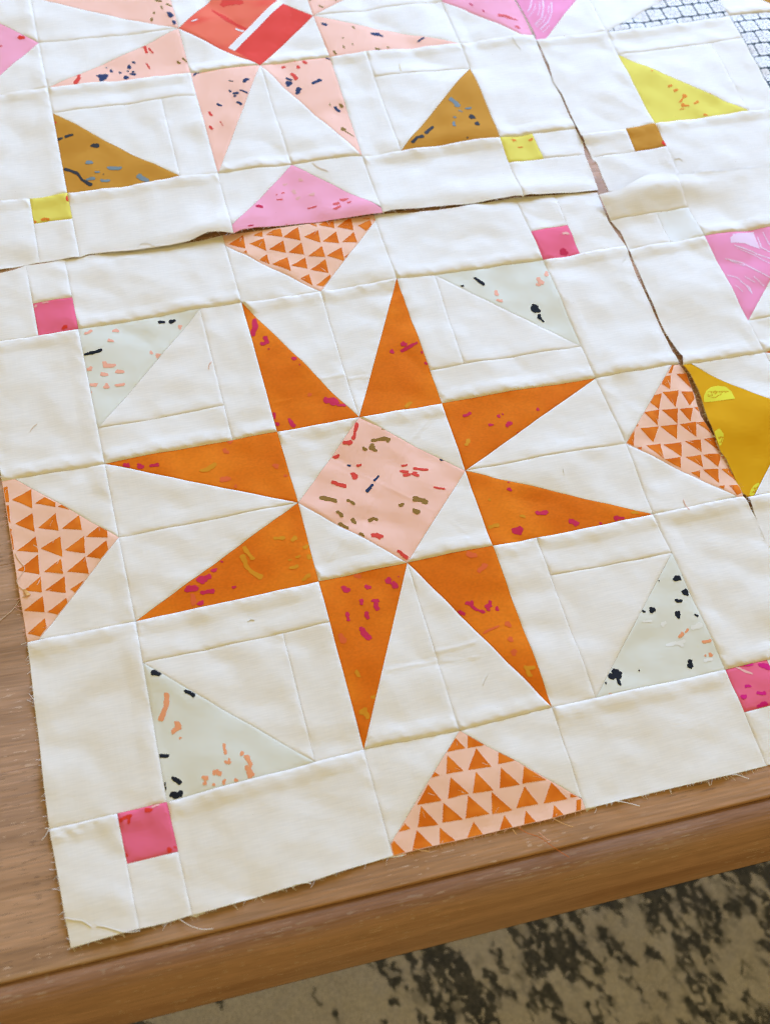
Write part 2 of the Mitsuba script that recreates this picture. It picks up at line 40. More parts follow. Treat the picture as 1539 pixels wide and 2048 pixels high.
STROKES = [('olive',1,214,[-5226,44719,-4886,44468]),('olive',1,142,[-4979,43942,-4940,43615]),('olive',1,190,[-4561,44131,-4227,43842]),('olive',1,165,[-5653,43384,-5586,43220]),('olive',1,164,[-5857,42772,-5964,42434]),('olive',1,158,[-4897,37904,-4762,37629]),('olive',1,136,[-4475,38153,-4229,37725]),('navy',1,353,[-4518,43002,-4517,42482]),('navy',1,281,[-4408,42034,-4369,41727]),('navy',1,506,[-10482,37242,-10227,37128,-10369,36772]),('navy',1,110,[-10748,37275,-10571,37254]),('navy',1,199,[-9672,37823,-9571,37591]),('navy',1,111,[-9903,38109]),('navy',1,155,[-9078,37552,-9015,37373]),('navy',1,157,[-8009,38448,-7861,38242]),('navy',1,245,[-8255,38088,-8399,37781]),('navy',1,133,[-8487,37525]),('navy',1,309,[-8855,36941,-8600,36818]),('navy',1,266,[-8309,37207,-8054,37078]),('navy',1,178,[-8141,37393]),('coral',1,205,[-7293,39945,-6919,39944,-6868,39146]),('coral',1,136,[-6638,39664,-6465,39042]),('coral',1,112,[-7100,38077,-6926,37469]),('coral',1,114,[-6691,40172]),('coral',1,285,[-11888,37852,-11923,37262,-12318,36673]),('coral',1,168,[-14148,32951]),('charcoal',1,248,[-14192,31414,-13933,31401]),('charcoal',1,208,[-13695,31539,-13167,31575]),('charcoal',1,290,[-12072,30610,-11582,30405]),('charcoal',1,221,[-14111,28680,-13647,28285,-13350,27947,-13178,27388,-12628,26797]),('charcoal',1,81,[-11716,27657]),('greyblue',1,285,[-12698,28889,-12238,28816]),('greyblue',1,285,[-11355,28175,-10465,28083]),('greyblue',1,162,[-12204,27883,-11953,27872]),('greyblue',1,201,[-12889,27312,-12287,27353]),('greyblue',1,261,[-11949,27095,-11443,27070]),('greyblue',1,365,[-9581,27151,-8944,26559]),('red',1,270,[-15518,42297,-15170,42183,-15362,42108]),('red',1,134,[-16879,41530,-16742,41547]),('olive',1,146,[6548,42137,6780,41859]),('olive',1,122,[6039,42929,6121,42853]),('olive',1,147,[7950,42511]),('olive',1,120,[8491,39508,8562,39203]),('olive',1,95,[7386,38326,7529,38302]),('olive',1,117,[7222,37488,7302,37223]),('olive',1,163,[6436,37094,6492,36733]),('olive',1,306,[9503,36595,9769,36654]),('olive',1,95,[10410,36813,10524,36684]),('olive',1,71,[7949,37628,7985,37393]),('olive',1,89,[4806,31758,4790,31579]),('olive',1,200,[5537,31640,5588,31274]),('olive',1,283,[4929,29098,5213,28925]),('olive',1,87,[5130,28789,5629,28182]),('navy',1,215,[6251,40119,6644,39901]),('navy',1,430,[9754,38417,10149,38386]),('navy',1,167,[10198,38381,10396,38014]),('navy',1,112,[-4079,36193,-3841,36472,-3553,36514]),('navy',1,89,[-1727,35107,-1482,34933]),('navy',1,314,[-723,34765,-437,35003]),('navy',1,155,[-1878,34155,-1853,33963]),('navy',1,133,[-1171,33975,-684,33643]),('navy',1,243,[-1674,33801,-1359,33749]),('navy',1,177,[-1637,33535]),('navy',1,219,[-1573,32959,-1363,32642]),('navy',1,153,[-3047,32962,-2732,32706]),('navy',1,158,[2352,34989,2748,34643]),('navy',1,405,[2356,34594,2499,34192]),('navy',1,403,[3040,33670,2804,33269]),('navy',1,294,[4113,33980,4758,34258]),('navy',1,244,[5103,31423,5269,30947]),('navy',1,139,[5712,36534,6011,36360]),('coral',1,195,[-3737,32264,-3581,31900]),('coral',1,108,[-3139,31159]),('coral',1,64,[-3082,30992,-3030,30805]),('coral',1,171,[-3961,30904,-3828,30580]),('coral',1,251,[2455,36137]),('coral',1,252,[3490,35886]),('coral',1,207,[3987,36440,4143,36085]),('coral',1,317,[2903,35307,3080,34641]),('coral',1,92,[3385,36545]),('deepred',1,307,[-1351,43088,-372,41675,819,40410]),('deepred',1,716,[3330,40709,3981,40961,4548,41693]),('deepred',1,697,[2034,39306,1356,38000]),('deepred',1,842,[-450,43671,828,43662]),('white',1,164,[-22,40800,419,40356]),('white',1,94,[-3136,41821,-2627,41974]),('navy',1,167,[12899,37154,13432,37441]),('navy',1,143,[10267,38199,10367,38017]),('olive',1,95,[10429,36810,10544,36682]),('olive',1,118,[9802,36443]),('magenta',1,125,[17954,40511,18141,40268]),('magenta',1,87,[18727,39638,18813,39409]),('rosered',1,322,[19787,38884,20601,38455]),('rosered',1,124,[20601,38455,21108,38213]),('rosered',1,246,[20718,37521,20935,37371]),('greyblue',1,408,[13483,30647,13763,29796]),('greyblue',1,181,[14201,29484,14607,29383]),('greyblue',1,113,[13637,29401,13855,29163]),('greyblue',1,134,[13027,28718,13228,28583]),('greyblue',1,222,[12919,28206,12820,27799]),('charcoal',1,337,[14355,28742,14411,28308]),('charcoal',1,268,[14472,27909,14528,27501]),('charcoal',1,262,[9476,26762,9912,27129,10389,27284]),('charcoal',1,242,[10637,27467,11334,28170]),('charcoal',1,286,[10795,27669]),('charcoal',1,110,[13389,26478]),('orange',1,199,[16577,25871,16854,25952]),('orange',1,199,[17759,25730,18057,25754]),('orange',1,88,[16763,25236,17156,25227]),('brush',2,101,[22267,39213,22712,39744,23079,40492]),('brush',2,63,[22171,38618,22808,39252,23223,39982]),('brush',2,113,[22380,37679,23087,38233,23648,39384,23942,40348]),('brush',2,100,[22582,37041,23437,37717,24132,38799,24496,39936]),('brush',2,50,[22390,37393,23041,37792,23532,38451]),('brush',2,49,[22673,36704,23386,37268]),('brush',2,50,[22892,38585,23354,39452,23607,40248]),('brush',2,50,[23728,38559,24177,39651]),('orange',2,167,[29896,29207,30288,29270]),('orange',2,190,[30185,28630,30518,28805]),('orange',2,260,[30680,28154,30953,28045]),('orange',2,141,[30775,28000,30172,27525]),('orange',2,187,[30184,27175,30711,27067]),('orange',2,235,[30378,27270]),('orange',2,93,[29949,26851,30310,26843]),('orange',2,165,[31246,27222,31704,27402]),('orange',2,119,[32881,27975]),('orange',2,142,[33864,27101]),('orange',2,163,[31485,26014,31782,25969]),('orange',2,120,[29305,30966]),('red',2,451,[27345,23707,27505,23477]),('orange',1,232,[-16150,24394,-15748,24293]),('orange',1,173,[-16616,24293]),('red',1,118,[-14294,26030,-14342,25573]),('red',0,231,[-15966,15183]),('tan',0,108,[-17551,17242,-17371,17399]),('tan',0,108,[-17005,17457,-16691,17430]),('black',0,198,[-10387,14527,-10025,14536]),('black',0,199,[-9763,14429,-9351,14483]),('black',0,174,[-15086,12952,-14659,12940]),('black',0,210,[-14741,12915,-14099,13031]),('salmon',0,177,[-14857,14471,-14407,14624]),('salmon',0,196,[-13178,14481,-12848,14340]),('salmon',0,159,[-13607,13686,-13273,13576]),('salmon',0,126,[-9232,14051,-9037,14018]),('salmon',0,144,[-9181,13897]),('salmon',0,176,[-11215,12315]),('salmon',0,228,[-10982,12068,-10725,11965]),('salmon',0,225,[-14086,12168,-14026,11830,-13475,11885]),('salmon',0,224,[-15102,11869,-14870,11871]),('tan',1,206,[-84,24656]),('tan',1,228,[1035,24839]),('tan',1,307,[368,23911]),('tan',1,244,[481,23256]),('tan',1,286,[1473,23315]),('rosered',1,92,[-913,23766,-807,23765]),('rosered',1,122,[-492,23858,-326,23921]),('rosered',1,101,[-973,23306,-533,23296]),('rosered',1,121,[882,22153,1515,22210]),('rosered',1,204,[2606,22122,3078,22215]),('rosered',1,183,[2527,21647,3067,21837]),('rosered',1,307,[3251,22530,3482,22387]),('rosered',1,123,[3522,22372,3731,22484]),('rosered',1,163,[3553,21990,3801,22088]),('magenta',1,221,[-2416,22950,-2026,22734]),('magenta',1,79,[-3368,21154,-2968,21211]),('magenta',1,119,[-802,20994]),('magenta',0,255,[-4603,13704,-4631,13010,-5025,12323]),('magenta',0,270,[-4264,12077,-4237,11649,-4571,11609]),('magenta',0,90,[-4231,11129]),('magenta',0,232,[-2892,10059]),('magenta',0,71,[-2676,9503]),('magenta',0,218,[3158,9433]),('magenta',0,275,[4024,9832]),('magenta',0,164,[3688,9355,4895,9777]),('magenta',0,128,[4974,9014]),('magenta',0,145,[4973,8145]),('magenta',0,303,[16388,15270,16919,15162]),('magenta',0,343,[16680,15293]),('tan',0,185,[17082,16753,17524,16652]),('black',0,175,[10095,14262,10520,13499]),('black',0,135,[9039,13799,9160,13732]),('black',0,383,[13173,11292,13156,10660]),('black',0,248,[13198,10441,13244,10176]),('black',0,95,[13270,10120,13387,9856]),('salmon',0,193,[11123,12989,11101,12526]),('salmon',0,211,[10978,12153,11254,12047]),('salmon',0,294,[14164,13305,14206,12781]),('salmon',0,176,[13871,12843,14049,12711]),('salmon',0,198,[14877,13766,14747,13347]),('brush',3,93,[28372,13519,29469,12821,30418,11857]),('brush',3,92,[27296,12554,28423,11985,29041,11074,29648,10220]),('brush',3,71,[26766,11159,27401,10834,27741,10086,27883,9520]),('brush',3,80,[27516,10455,27932,9847,27866,9283]),('brush',3,50,[26987,10168,27320,9585]),('brush',3,84,[30441,14031,30273,13054,30692,12425]),('brush',3,63,[30950,14345,30900,12870]),('brush',3,61,[28591,10709,28966,9780]),('brush',3,61,[27975,10833,28467,10191]),('brush',3,41,[28427,13293,29530,12489,30210,11415]),('brush',3,41,[27588,12330,28395,11729]),('brush',3,146,[28792,14464,28278,13760]),('magenta',0,274,[-14116,4565,-13866,4508]),('magenta',0,209,[-13353,4266,-13095,4260]),('magenta',0,161,[-13252,4421]),('magenta',0,194,[-12651,4245,-12215,4176]),('salmon',0,190,[-13519,11384,-13039,11244]),('salmon',0,189,[-14404,11392,-14013,11190]),('salmon',0,255,[-15088,10677,-14789,10636]),('salmon',0,187,[-14376,10327,-14065,10358]),('salmon',0,154,[-14181,10495]),('salmon',0,171,[-13682,10355,-13157,10286]),('salmon',0,85,[-15129,10145]),('magenta',0,381,[-1819,6785,-1377,6624,-1154,6245]),('magenta',0,190,[-1167,6195,-648,6031]),('magenta',0,136,[-4949,6517,-5015,6048]),('magenta',0,203,[-4949,5649]),('magenta',0,187,[-4185,5888,-4072,5362,-3945,5236]),('faint',0,191,[-2570,7328]),('faint',0,232,[-7883,5019]),('faint',0,264,[-8277,4411]),('faint',0,258,[-9006,2505,-8409,2479]),('faint',0,145,[-8234,1871]),('faint',0,262,[-5684,2758]),('faint',0,147,[-5281,2006]),('gold',0,227,[-9969,3322,-9592,3329,-8978,3569]),('coral',0,187,[-351,4577,-851,3571]),('coral',0,236,[-1466,3480,-999,3302]),('coral',0,216,[-2248,2688,-1981,2663]),('coral',0,133,[-1099,1827,-840,1774]),('coral',0,246,[-1443,1405,-1374,927]),('coral',0,212,[-2745,1034,-2527,818,-2036,621]),('coral',0,300,[-1400,-2903,-1026,-3204]),('olive',0,186,[185,3277,846,3220,1282,3087]),('olive',0,151,[-480,2862,-252,2677]),('olive',0,185,[-35,2902,251,2485]),('olive',0,286,[105,2830]),('olive',0,225,[-3677,220,-2858,-318]),('olive',0,145,[-2225,-386,-1897,-743]),('olive',0,207,[-2956,-1006,-2771,-1334]),('olive',0,175,[-2303,-1596,-2130,-1950]),('olive',0,223,[-1341,-1858,-880,-2002]),('olive',0,190,[-3103,-1751,-2641,-2155]),('olive',0,205,[-2162,-2760,-1959,-2851]),('olive',0,68,[980,3876,1169,3829]),('navy',0,116,[-1615,1948,-1430,1907]),('navy',0,115,[-398,518,-57,817]),('navy',0,163,[-994,-111,-570,319]),('gold',0,192,[3293,5492,2794,5202]),('gold',0,205,[5560,1768,5938,2162]),('gold',0,115,[5823,-2103]),('gold',0,195,[7242,-3595,7428,-3635]),('gold',0,225,[5238,-3841,5828,-3843]),('magenta',0,175,[6108,3880,6609,4010]),('magenta',0,175,[8181,3389]),('magenta',0,88,[8456,3471]),('magenta',0,191,[7501,2881]),('magenta',0,226,[8382,2625,8795,2736]),('magenta',0,159,[10681,3345]),('magenta',0,121,[8974,1992]),('magenta',0,199,[7186,-1695]),('magenta',0,83,[7292,-1211]),('magenta',0,278,[8240,-3609,8832,-3644]),('magenta',0,354,[6473,-4380,7047,-4515]),('magenta',0,294,[9971,-4451,10347,-4731]),('olive',0,187,[787,3234,1228,3096]),('olive',0,169,[1128,3023]),('olive',0,293,[1487,-1156,2090,-1389,1977,-1505]),('olive',0,194,[572,-1377,795,-1408]),('olive',0,226,[1234,-1901,1601,-2111]),('coral',0,117,[1464,1200,1782,1209]),('coral',0,150,[2073,850,2875,605]),('coral',0,166,[1301,907,1699,652]),('coral',0,199,[1392,543,1730,494]),('coral',0,149,[1852,509,2258,282]),('coral',0,166,[2063,555]),('coral',0,99,[2865,-624,3489,-896]),('navy',0,202,[3838,1255,4115,1117]),('magenta',0,214,[12574,-4870,13066,-5073]),('magenta',0,164,[12627,-5056]),('magenta',0,131,[11678,-5028]),('magenta',0,245,[10039,-4556,10318,-4769]),('gold',0,199,[13725,-4769,14061,-4865]),('magenta',0,312,[-12180,-3944,-11602,-4074]),('black',0,238,[-14769,-8349,-14435,-8690]),('black',0,194,[-13280,-9785,-12917,-10186]),('salmon2',0,232,[-14312,-9737,-14393,-10431,-14824,-11062]),('gold',0,202,[-6838,-1991,-6305,-2084]),('gold',0,187,[-5962,-2365,-5609,-2134]),('gold',0,171,[-5419,-2904,-5092,-2784]),('gold',0,216,[-5350,-3545,-5036,-3474]),('gold',0,92,[-6408,-3491,-6223,-3485]),('gold',0,123,[-5952,-3431,-5708,-3339]),('gold',0,168,[-6442,-3952,-5931,-3968]),('gold',0,182,[-5915,-4829,-5427,-4623]),('gold',0,215,[-8592,-2103,-8307,-2986]),('gold',0,243,[-8808,-2600,-8725,-3233,-8421,-3844,-8061,-4183]),('gold',0,171,[-4416,-10752,-4406,-11122]),('gold',0,183,[-3925,-12379]),('gold',0,237,[-4861,-13001,-4580,-12995,-4488,-13443]),('magenta',0,106,[-9959,-2716]),('magenta',0,181,[-10619,-3133,-10340,-3173]),('magenta',0,315,[-11456,-3578,-10795,-3480]),('magenta',0,299,[-11191,-3677]),('magenta',0,253,[-11962,-3995,-11589,-4077]),('magenta',0,223,[-11395,-4351,-10734,-4428]),('magenta',0,206,[-11725,-4961,-11413,-4987]),('magenta',0,149,[-9642,-4430]),('magenta',0,287,[-3826,-5725,-3698,-6084]),('magenta',0,213,[-2612,-5898,-2457,-6146]),('magenta',0,210,[-3099,-6733,-3127,-6977]),('magenta',0,166,[-2518,-6904,-2178,-7015]),('magenta',0,225,[-2399,-7011,-2354,-7532]),('magenta',0,178,[-4021,-7325,-4108,-7796]),('magenta',0,208,[-2983,-7534,-3078,-7899]),('magenta',0,264,[-3558,-8339,-3264,-9146]),('magenta',0,290,[-1308,-5900]),('faint',0,207,[-11885,-4324,-11950,-5028]),('faint',0,245,[-2885,-5249]),('faint',0,234,[-4754,-8482,-4609,-9046]),('magenta',0,183,[-1237,-5834,-1361,-6012]),('magenta',0,244,[-1073,-6046,-1041,-6466]),('magenta',0,61,[-705,-5799]),('magenta',0,258,[2513,-8246,2809,-8269]),('magenta',0,151,[2728,-8410,2930,-8733,3316,-8943]),('magenta',0,213,[3798,-8394,3735,-8706]),('magenta',0,258,[3578,-8718]),('magenta',0,152,[4063,-8765,4096,-9015]),('magenta',0,196,[1924,-8584,2183,-8841]),('faint',0,252,[3387,-5282,3914,-5569]),('faint',0,250,[4272,-6150,3760,-6544]),('faint',0,241,[4229,-9865,4486,-10003]),('faint',0,105,[2843,-10172,3838,-9902]),('faint',0,238,[4189,-10852]),('faint',0,251,[4063,-11547,4150,-11728]),('gold',0,234,[4386,-12659,4857,-12784]),('gold',0,248,[4471,-12838,4513,-13153]),('coral',0,187,[-314,-4263,-138,-4458,131,-4780]),('coral',0,221,[-1027,-3129]),('black',0,254,[14425,-9420,14837,-9505]),('black',0,95,[15050,-9347]),('black',0,283,[14612,-10337,14918,-10383]),('black',0,187,[14039,-10693,14351,-10864]),('black',0,263,[13945,-11420,13748,-11656]),('black',0,247,[12349,-10962,12652,-10987]),('black',0,139,[12000,-10943]),('black',0,63,[13573,-9349]),('black',0,124,[14753,-11821,14895,-11914]),('black',0,299,[13429,-14323,13353,-14611]),('black',0,74,[10472,-14189]),('black',0,455,[8844,-14156,9317,-14134]),('black',0,265,[9180,-13904]),('black',0,161,[9187,-14351,9102,-14736]),('black',0,88,[8421,-14463]),('pale',0,123,[11728,-11518,12240,-11625]),('pale',0,199,[12678,-11933,12975,-11879]),('pale',0,261,[14291,-12570,14894,-12411]),('pale',0,166,[12510,-13156,13613,-13109]),('pale',0,150,[14185,-14523,14674,-14479]),('pale',0,227,[13321,-13268]),('salmon2',0,198,[13422,-12819,13706,-12691]),('salmon2',0,92,[13827,-12681,14087,-12510]),('salmon2',0,167,[14543,-13460,14997,-13478]),('salmon2',0,90,[14392,-14218]),('salmon2',0,181,[14693,-14248]),('salmon2',0,101,[8361,-15110,8563,-15164]),('magenta2',0,180,[16284,-15206,16793,-15292]),('magenta2',0,316,[17137,-15491,17616,-15647]),('magenta2',0,178,[15803,-16423,16045,-16470]),('magenta2',0,192,[16266,-16980,16691,-17068]),('magenta2',0,191,[15282,-16948,15598,-17007]),('magenta2',0,263,[15955,-17684,16566,-17712]),('tan',0,120,[15765,-15235,16485,-15836]),('salmon2',0,230,[-14036,-11304,-14017,-11623,-14340,-11864]),('salmon2',0,101,[-14027,-12206]),('black',0,159,[-15249,-12901,-14743,-12981]),('black',0,170,[-14789,-14138,-14415,-14574]),('black',0,117,[-15215,-14340,-15230,-14671]),('black',0,362,[-14956,-15042,-14574,-15077]),('red',0,165,[-17644,-15700,-17063,-15609]),('red',0,127,[-17093,-15601,-17242,-15930]),('red',0,217,[-16320,-15525,-16131,-15538]),('red',0,187,[-15563,-17683]),('red',0,75,[-15328,-17597,-15179,-17646]),('red',0,112,[-17587,-17442]),('tan',0,103,[-15987,-15437,-15653,-15348]),('salmon2',0,134,[-11919,-13095,-11999,-13295,-11980,-13624]),('salmon2',0,159,[-12101,-14053,-11850,-14115]),('salmon2',0,106,[-11885,-13966]),('salmon2',0,277,[-12740,-14445,-12491,-14509]),('salmon2',0,184,[-13354,-14568,-13074,-14639]),('salmon2',0,157,[-13281,-14862]),('salmon2',0,118,[-12874,-15047]),('salmon2',0,78,[-12935,-15253]),('salmon2',0,170,[-12353,-15024]),('salmon2',0,145,[-11739,-15002,-11786,-15229]),('salmon2',0,174,[-11186,-13795]),('salmon2',0,227,[-11022,-13963,-10870,-14493]),('salmon2',0,318,[-11057,-14589,-10997,-15076])]
PRINT_TRIANGLES = [(0,[-388,-15492,-33,-16171,-1060,-16156]),(0,[318,-15431,1070,-16216,81,-16194]),(0,[524,-16280,935,-17442,-276,-17327]),(0,[-1081,-16333,-503,-17311,-1421,-17284]),(0,[1584,-16751,2260,-17439,1321,-17411]),(0,[-1985,-17018,-1783,-17266,-2197,-17267]),(0,[-1264,-17497,-603,-18513,-1705,-18515]),(0,[80,-17523,667,-18659,-410,-18560]),(0,[1393,-17613,2070,-18699,1009,-18638]),(0,[2589,-17837,3481,-18778,2201,-18683]),(0,[-2471,-17575,-2043,-18539,-3295,-18434]),(0,[3694,-18946,4241,-19970,2966,-19893]),(0,[2278,-18837,2702,-19847,1526,-19789]),(0,[545,-18716,1304,-19839,238,-19801]),(0,[-663,-18599,114,-19758,-1126,-19672]),(0,[-1989,-18654,-1263,-19677,-2309,-19598]),(0,[-3125,-18526,-2530,-19657,-3565,-19510]),(0,[-4155,-19147,-3935,-19485,-4539,-19504]),(0,[3468,-20071,3744,-20709,3137,-20721]),(0,[1964,-20013,2333,-20827,1552,-20839]),(0,[830,-19973,1111,-20862,240,-20807]),(0,[-772,-19918,-471,-20736,-1386,-20690]),(0,[-2501,-19786,-1918,-20658,-2782,-20671]),(0,[-3652,-19622,-3081,-20640,-4168,-20594]),(0,[-4905,-19882,-4483,-20608,-5085,-20624,-5077,-20020]),(0,[4478,-19703,4766,-19984,4398,-19927]),(0,[4668,-20141,4919,-20134,4663,-20784,4433,-20695]),(0,[-20481,3676,-19362,4161,-19461,2852]),(0,[-19270,3148,-18716,3454,-18184,2938,-18222,2658]),(0,[-18101,2658,-17841,2731,-17508,2325]),(0,[-20896,4594,-20617,4655,-20632,3568,-20887,3628]),(0,[-20867,3356,-20683,3356,-20717,2123,-20873,2422]),(0,[-20486,2047,-19487,2543,-19526,1344]),(0,[-19315,1536,-18262,2270,-18255,1116]),(0,[-18068,1205,-17039,1900,-17025,908]),(0,[-16863,435,-16073,967,-15696,613,-15738,87]),(0,[-20596,325,-19517,1025,-19498,28]),(0,[-19347,226,-18224,741,-18287,-520]),(0,[-18110,-136,-16971,512,-17081,-591]),(0,[-17025,-829,-15818,-63,-15847,-698,-16315,-1138]),(0,[-20704,-894,-19543,-113,-19600,-1375]),(0,[-19363,-1272,-18386,-646,-18372,-1605]),(0,[-18152,-1511,-17090,-795,-17066,-1911]),(0,[-20518,-2191,-19564,-1538,-19619,-2513]),(0,[-19438,-2412,-18341,-1767,-18418,-2773]),(0,[-18175,-2595,-17361,-2233,-17933,-2839]),(0,[-20672,-3339,-19596,-2735,-19647,-3674]),(0,[-19484,-3708,-18432,-3072,-18406,-3368,-19010,-3937]),(0,[-20658,-4694,-19683,-4018,-19651,-4592,-20052,-5030]),(0,[-20832,1832,-20707,1727,-20729,475,-20805,404]),(0,[-4857,20093,-3781,20731,-3870,19510]),(0,[-3555,19904,-2528,20153,-2604,19077]),(1,[-2364,20505,-1766,20778,-1257,20799,-1310,20036]),(0,[-1264,20007,-125,20708,-236,19500]),(0,[49,19785,1117,20215,1016,19087]),(0,[1154,19186,2241,19876,2193,18793]),(0,[2391,18875,3392,19656,3374,18687]),(1,[1261,20693,1773,20919,2319,20813,2227,20186]),(0,[2417,20285,3551,21058,3427,19824]),(0,[3812,20171,4719,20498,4742,19887,4194,19601]),(1,[700,20855,1149,20888,1105,20527]),(1,[4289,20726,4732,20708,4736,20541]),(0,[-2402,19175,-1332,19712,-1392,18698]),(0,[-1227,18704,-205,19338,-279,18301]),(0,[-66,18108,1020,18758,993,17777]),(0,[1119,17864,2240,18399,2126,17179]),(0,[2248,17585,2708,17848,2297,17436]),(0,[-3197,18409,-2626,18787,-2641,17957]),(0,[-2485,17893,-1377,18319,-1465,17031]),(0,[-1328,17506,-277,18054,-339,17082]),(0,[-188,16994,968,17607,875,16434]),(0,[-991,16326,-359,16642,-374,15631]),(0,[-164,15585,942,16258,898,16015,278,15413]),(0,[-4087,19210,-3847,19338,-3871,19025]),(1,[-3189,20591,-2489,20839,-2558,20329]),(0,[-5019,20967,-5059,20060,-5073,20531]),(0,[4870,20463,5152,20514,5111,20356]),(0,[20258,4873,20399,4882,19961,4268,19749,4303]),(0,[19343,4112,19853,4114,19357,3083,19015,3592]),(0,[20285,4174,20904,4105,20812,2885]),(0,[18830,2985,19835,2848,19164,1737]),(0,[18029,2873,18736,2905,18123,1846,17765,2486]),(0,[19959,2730,20752,2666,20628,2096,20035,1599]),(0,[17120,1826,18119,1795,17588,740]),(0,[18267,1737,19255,1587,18843,581]),(0,[19341,1509,20153,1365,19628,492]),(0,[20259,1400,20550,1425,20568,784]),(0,[16446,745,17620,641,16901,-343]),(0,[17734,646,18826,538,18419,-435]),(0,[18941,507,19922,341,19548,-648]),(0,[19910,273,20515,260,20543,-596]),(0,[16215,922,16447,1222,16391,934]),(0,[15259,17,16030,670,15600,-361]),(0,[15736,-545,16048,-549,15901,-758]),(0,[16326,-503,17272,-524,17027,-1658]),(0,[17430,-619,18578,-724,18196,-1714]),(0,[18809,-713,19716,-911,19460,-1752]),(0,[19922,-921,20659,-920,20617,-1859]),(0,[17074,-1713,18106,-1723,17833,-2448]),(0,[18418,-1794,19341,-1905,19139,-2745]),(0,[19466,-1943,20652,-2067,20037,-2957]),(0,[18271,-2900,18880,-2911,18677,-3387]),(0,[19065,-2895,19986,-3083,19638,-4014]),(0,[20183,-3125,20856,-3125,20781,-4036]),(0,[19533,-4238,19897,-4266,19708,-4487]),(0,[20143,-4318,20715,-4361,20815,-4899,20342,-5058])]
PRINT_SHAPES = [('white',1,[-1032,38819,-624,38388,4397,43394,4724,43729,4299,44055,3775,43518]),('deepred',1,[-624,38388,848,36351,5742,41086,5539,41684,4397,43394]),('brush',3,[28338,14166,29019,14510,30380,14552,30230,13805,30151,12958,29186,13552,28278,13760]),('lime',3,[20973,1590,21170,2052,21561,2462,22016,2706,22541,2733,23004,2551,23163,2128,23077,1470,22102,1592]),('lime',3,[20421,-766,21068,-503,21186,-913,21082,-1248,20781,-1581,20625,-1669,20436,-1075]),('lime',3,[21057,-5224,21359,-4858,21647,-4624,22048,-4447,22169,-4658,21441,-5247])]
CREASES = [(0,-2354,2425,2534,-2278,0.16),(0,2291,2423,-2253,-2260,0.16),(0,39,-10629,2344,-10570,0.3),(0,-2846,-11080,-175,-11130,0.3),(0,165,-11212,2363,-11440,0.18),(0,-1588,8378,-208,8359,0.25),(0,-18,7985,1316,7902,0.25),(0,-5084,7145,-3874,7223,0.2),(0,2650,2970,4457,4416,0.18),(0,-4256,-3920,-2910,-2731,0.14),(0,3107,-2955,4043,-4213,0.12),(0,-20702,-15810,-18709,-15267,0.2),(1,-3449,37784,-2172,38494,0.15)]
SCRAPS = [('tab',[-15125,-20901,-14478,-20819,-14481,-21022,-14719,-21036,-14945,-21089,-15132,-21004]),('tab',[4944,-20588,5504,-20574,5504,-20726,5176,-20728,4996,-20793]),('tab',[-5596,-20488,-5089,-20451,-4481,-20537,-4489,-20680,-4827,-20700,-5396,-20603,-5616,-20633]),('scrap',[-20549,-2152,-20415,-2166,-20191,-2553,-20405,-2583])]
